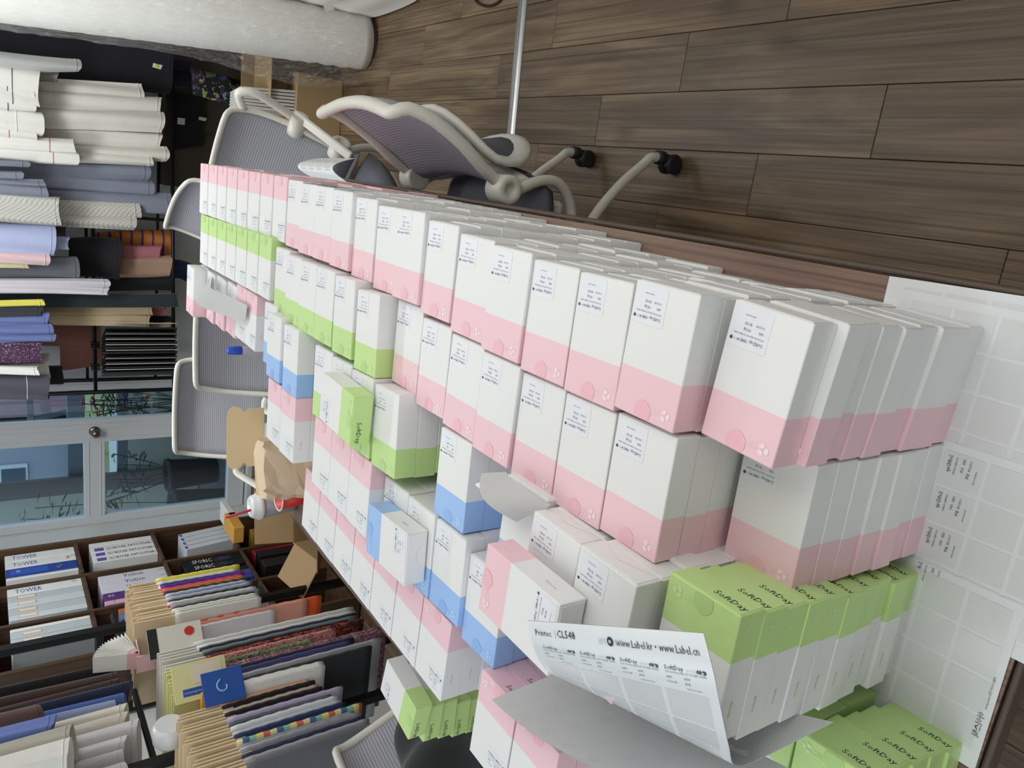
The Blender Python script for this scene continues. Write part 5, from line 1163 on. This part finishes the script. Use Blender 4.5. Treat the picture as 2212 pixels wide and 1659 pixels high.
# paper bag
bg_ = empty('paper_bag', (-.93, 2.16, TZ), .2); tag(bg_, 'crumpled brown paper bag standing on the table behind the window row', 'bag')
b = MB(); rn = random.Random(3); rows = []
for j in range(9):
    t = j / 8; row = []
    for k in range(28):
        a = 2 * PI * k / 28; ca, sa = math.cos(a), math.sin(a)
        row.append(V(math.copysign(abs(ca) ** .45, ca) * .105 * (1 - .12 * t) + .006 * rn.uniform(-1, 1), math.copysign(abs(sa) ** .45, sa) * .075 * (1 - .35 * t) + .006 * rn.uniform(-1, 1), .002 + .20 * t + .008 * rn.uniform(-1, 1) * (j > 0)))
    rows.append(row)
R_ = b.grid(rows, smooth=False, closed=True); b.bm.faces.new(R_[-1]); b.build('bag_body', M('kraft_paper', '#d8c0a3', .75, noise=.04), bg_)
b = MB(); b.grid([[V(-.06 + .04 * i + .005 * (j % 2), -.075 - .03 * j, .05 - .012 * j * (i % 2)) for i in range(4)] for j in range(4)], smooth=False); b.thick(.003); b.build('bag_fold', M('kraft_paper'), bg_)
# die-cut kraft board leaning on the bag
b = MB(); ol = [(-.10, .0), (-.10, .05), (-.085, .062), (-.102, .075), (-.108, .098), (-.096, .112), (-.07, .118), (.07, .118), (.096, .112), (.108, .098), (.102, .075), (.085, .062), (.10, .05), (.10, .0)]
b.prism(ol, 0, .002, 0, Matrix.Rotation(PI / 2, 4, 'X')); o = b.build('die_cut_card', M('tan_card', '#e6cfa4', .7), None, (-.90, 2.36, .86), (-.15, 0, .1)); tag(o, 'tan die-cut card with notched ears standing behind the paper bag', 'card')
b = MB(); b.box((0, 0, .065), (.10, .06, .13), bevel=.002); tag(b.build('small_carton', m_white, None, (-.90, 2.33, TZ + .0005)), 'small white carton behind the paper bag carrying the tan card', 'box')
# cups
c_ = empty('drink_cup', (-1.165, 2.385, TZ)); tag(c_, 'clear plastic drink cup with domed white lid and red straw', 'cup')
b = MB(); b.lathe([(.030, .002), (.033, .01), (.045, .125), (.043, .125), (.031, .012), (.028, .006)], seg=28); b.build('cup_body', M('frosted_plastic', '#dcdce0', .25, trans=.55), c_)
b = MB(); b.lathe([(.030, .004), (.033, .012), (.0345, .03), (.0, .03)], seg=24); b.build('drink', M('dark_drink', '#3c2a30', .3), c_)
b = MB(); b.lathe([(.048, .118), (.050, .124), (.049, .132), (.044, .136), (.040, .150), (.034, .158), (.028, .158), (.024, .154), (.010, .153)], seg=28); b.build('lid', M('white_gloss_plastic'), c_)
b = MB(); b.tube([V(.012, -.005, .03), V(-.012, .0, .155), V(-.03, .006, .235)], .0045, 10); b.build('straw', M('red_straw', '#b8203c', .35), c_)
c_ = empty('paper_cup', (-1.085, 2.27, TZ)); c_.rotation_euler = (0, 0, .4); tag(c_, 'red paper cup with white rim beside the paper bag', 'cup')
b = MB(); b.lathe([(.032, .001), (.034, .004), (.046, .098), (.044, .098), (.033, .006)], seg=28); b.build('cup_body', M('red_paper', '#d83a2e', .4), c_)
b = MB(); b.tube([V(.0465 * math.cos(a), .0465 * math.sin(a), .099) for a in [2 * PI * k / 28 for k in range(28)]], .0028, 8, closed=True); b.build('rim', M('white_gloss_plastic'), c_)
b = MB(); b.lathe([(.0385, .04), (.043, .075)], seg=28, cap=(False, False)); b.build('sleeve_print', M('dark_sleeve', '#2b2528', .5), c_)
# glue bottle with blue cap
g_ = empty('glue_bottle', (-.62, 2.44, TZ)); tag(g_, 'white squeeze bottle with bright blue cap beyond the blue cartons', 'bottle')
b = MB(); b.lathe([(.024, .001), (.027, .006), (.027, .12), (.022, .15), (.013, .18), (.012, .195)], seg=24); b.build('bottle_body', M('milky_plastic', '#b9bac6', .35), g_)
b = MB(); b.lathe([(.014, .194), (.015, .198), (.013, .235), (.006, .24)], seg=20); b.build('cap', M('blue_cap', '#1f55c8', .35), g_)
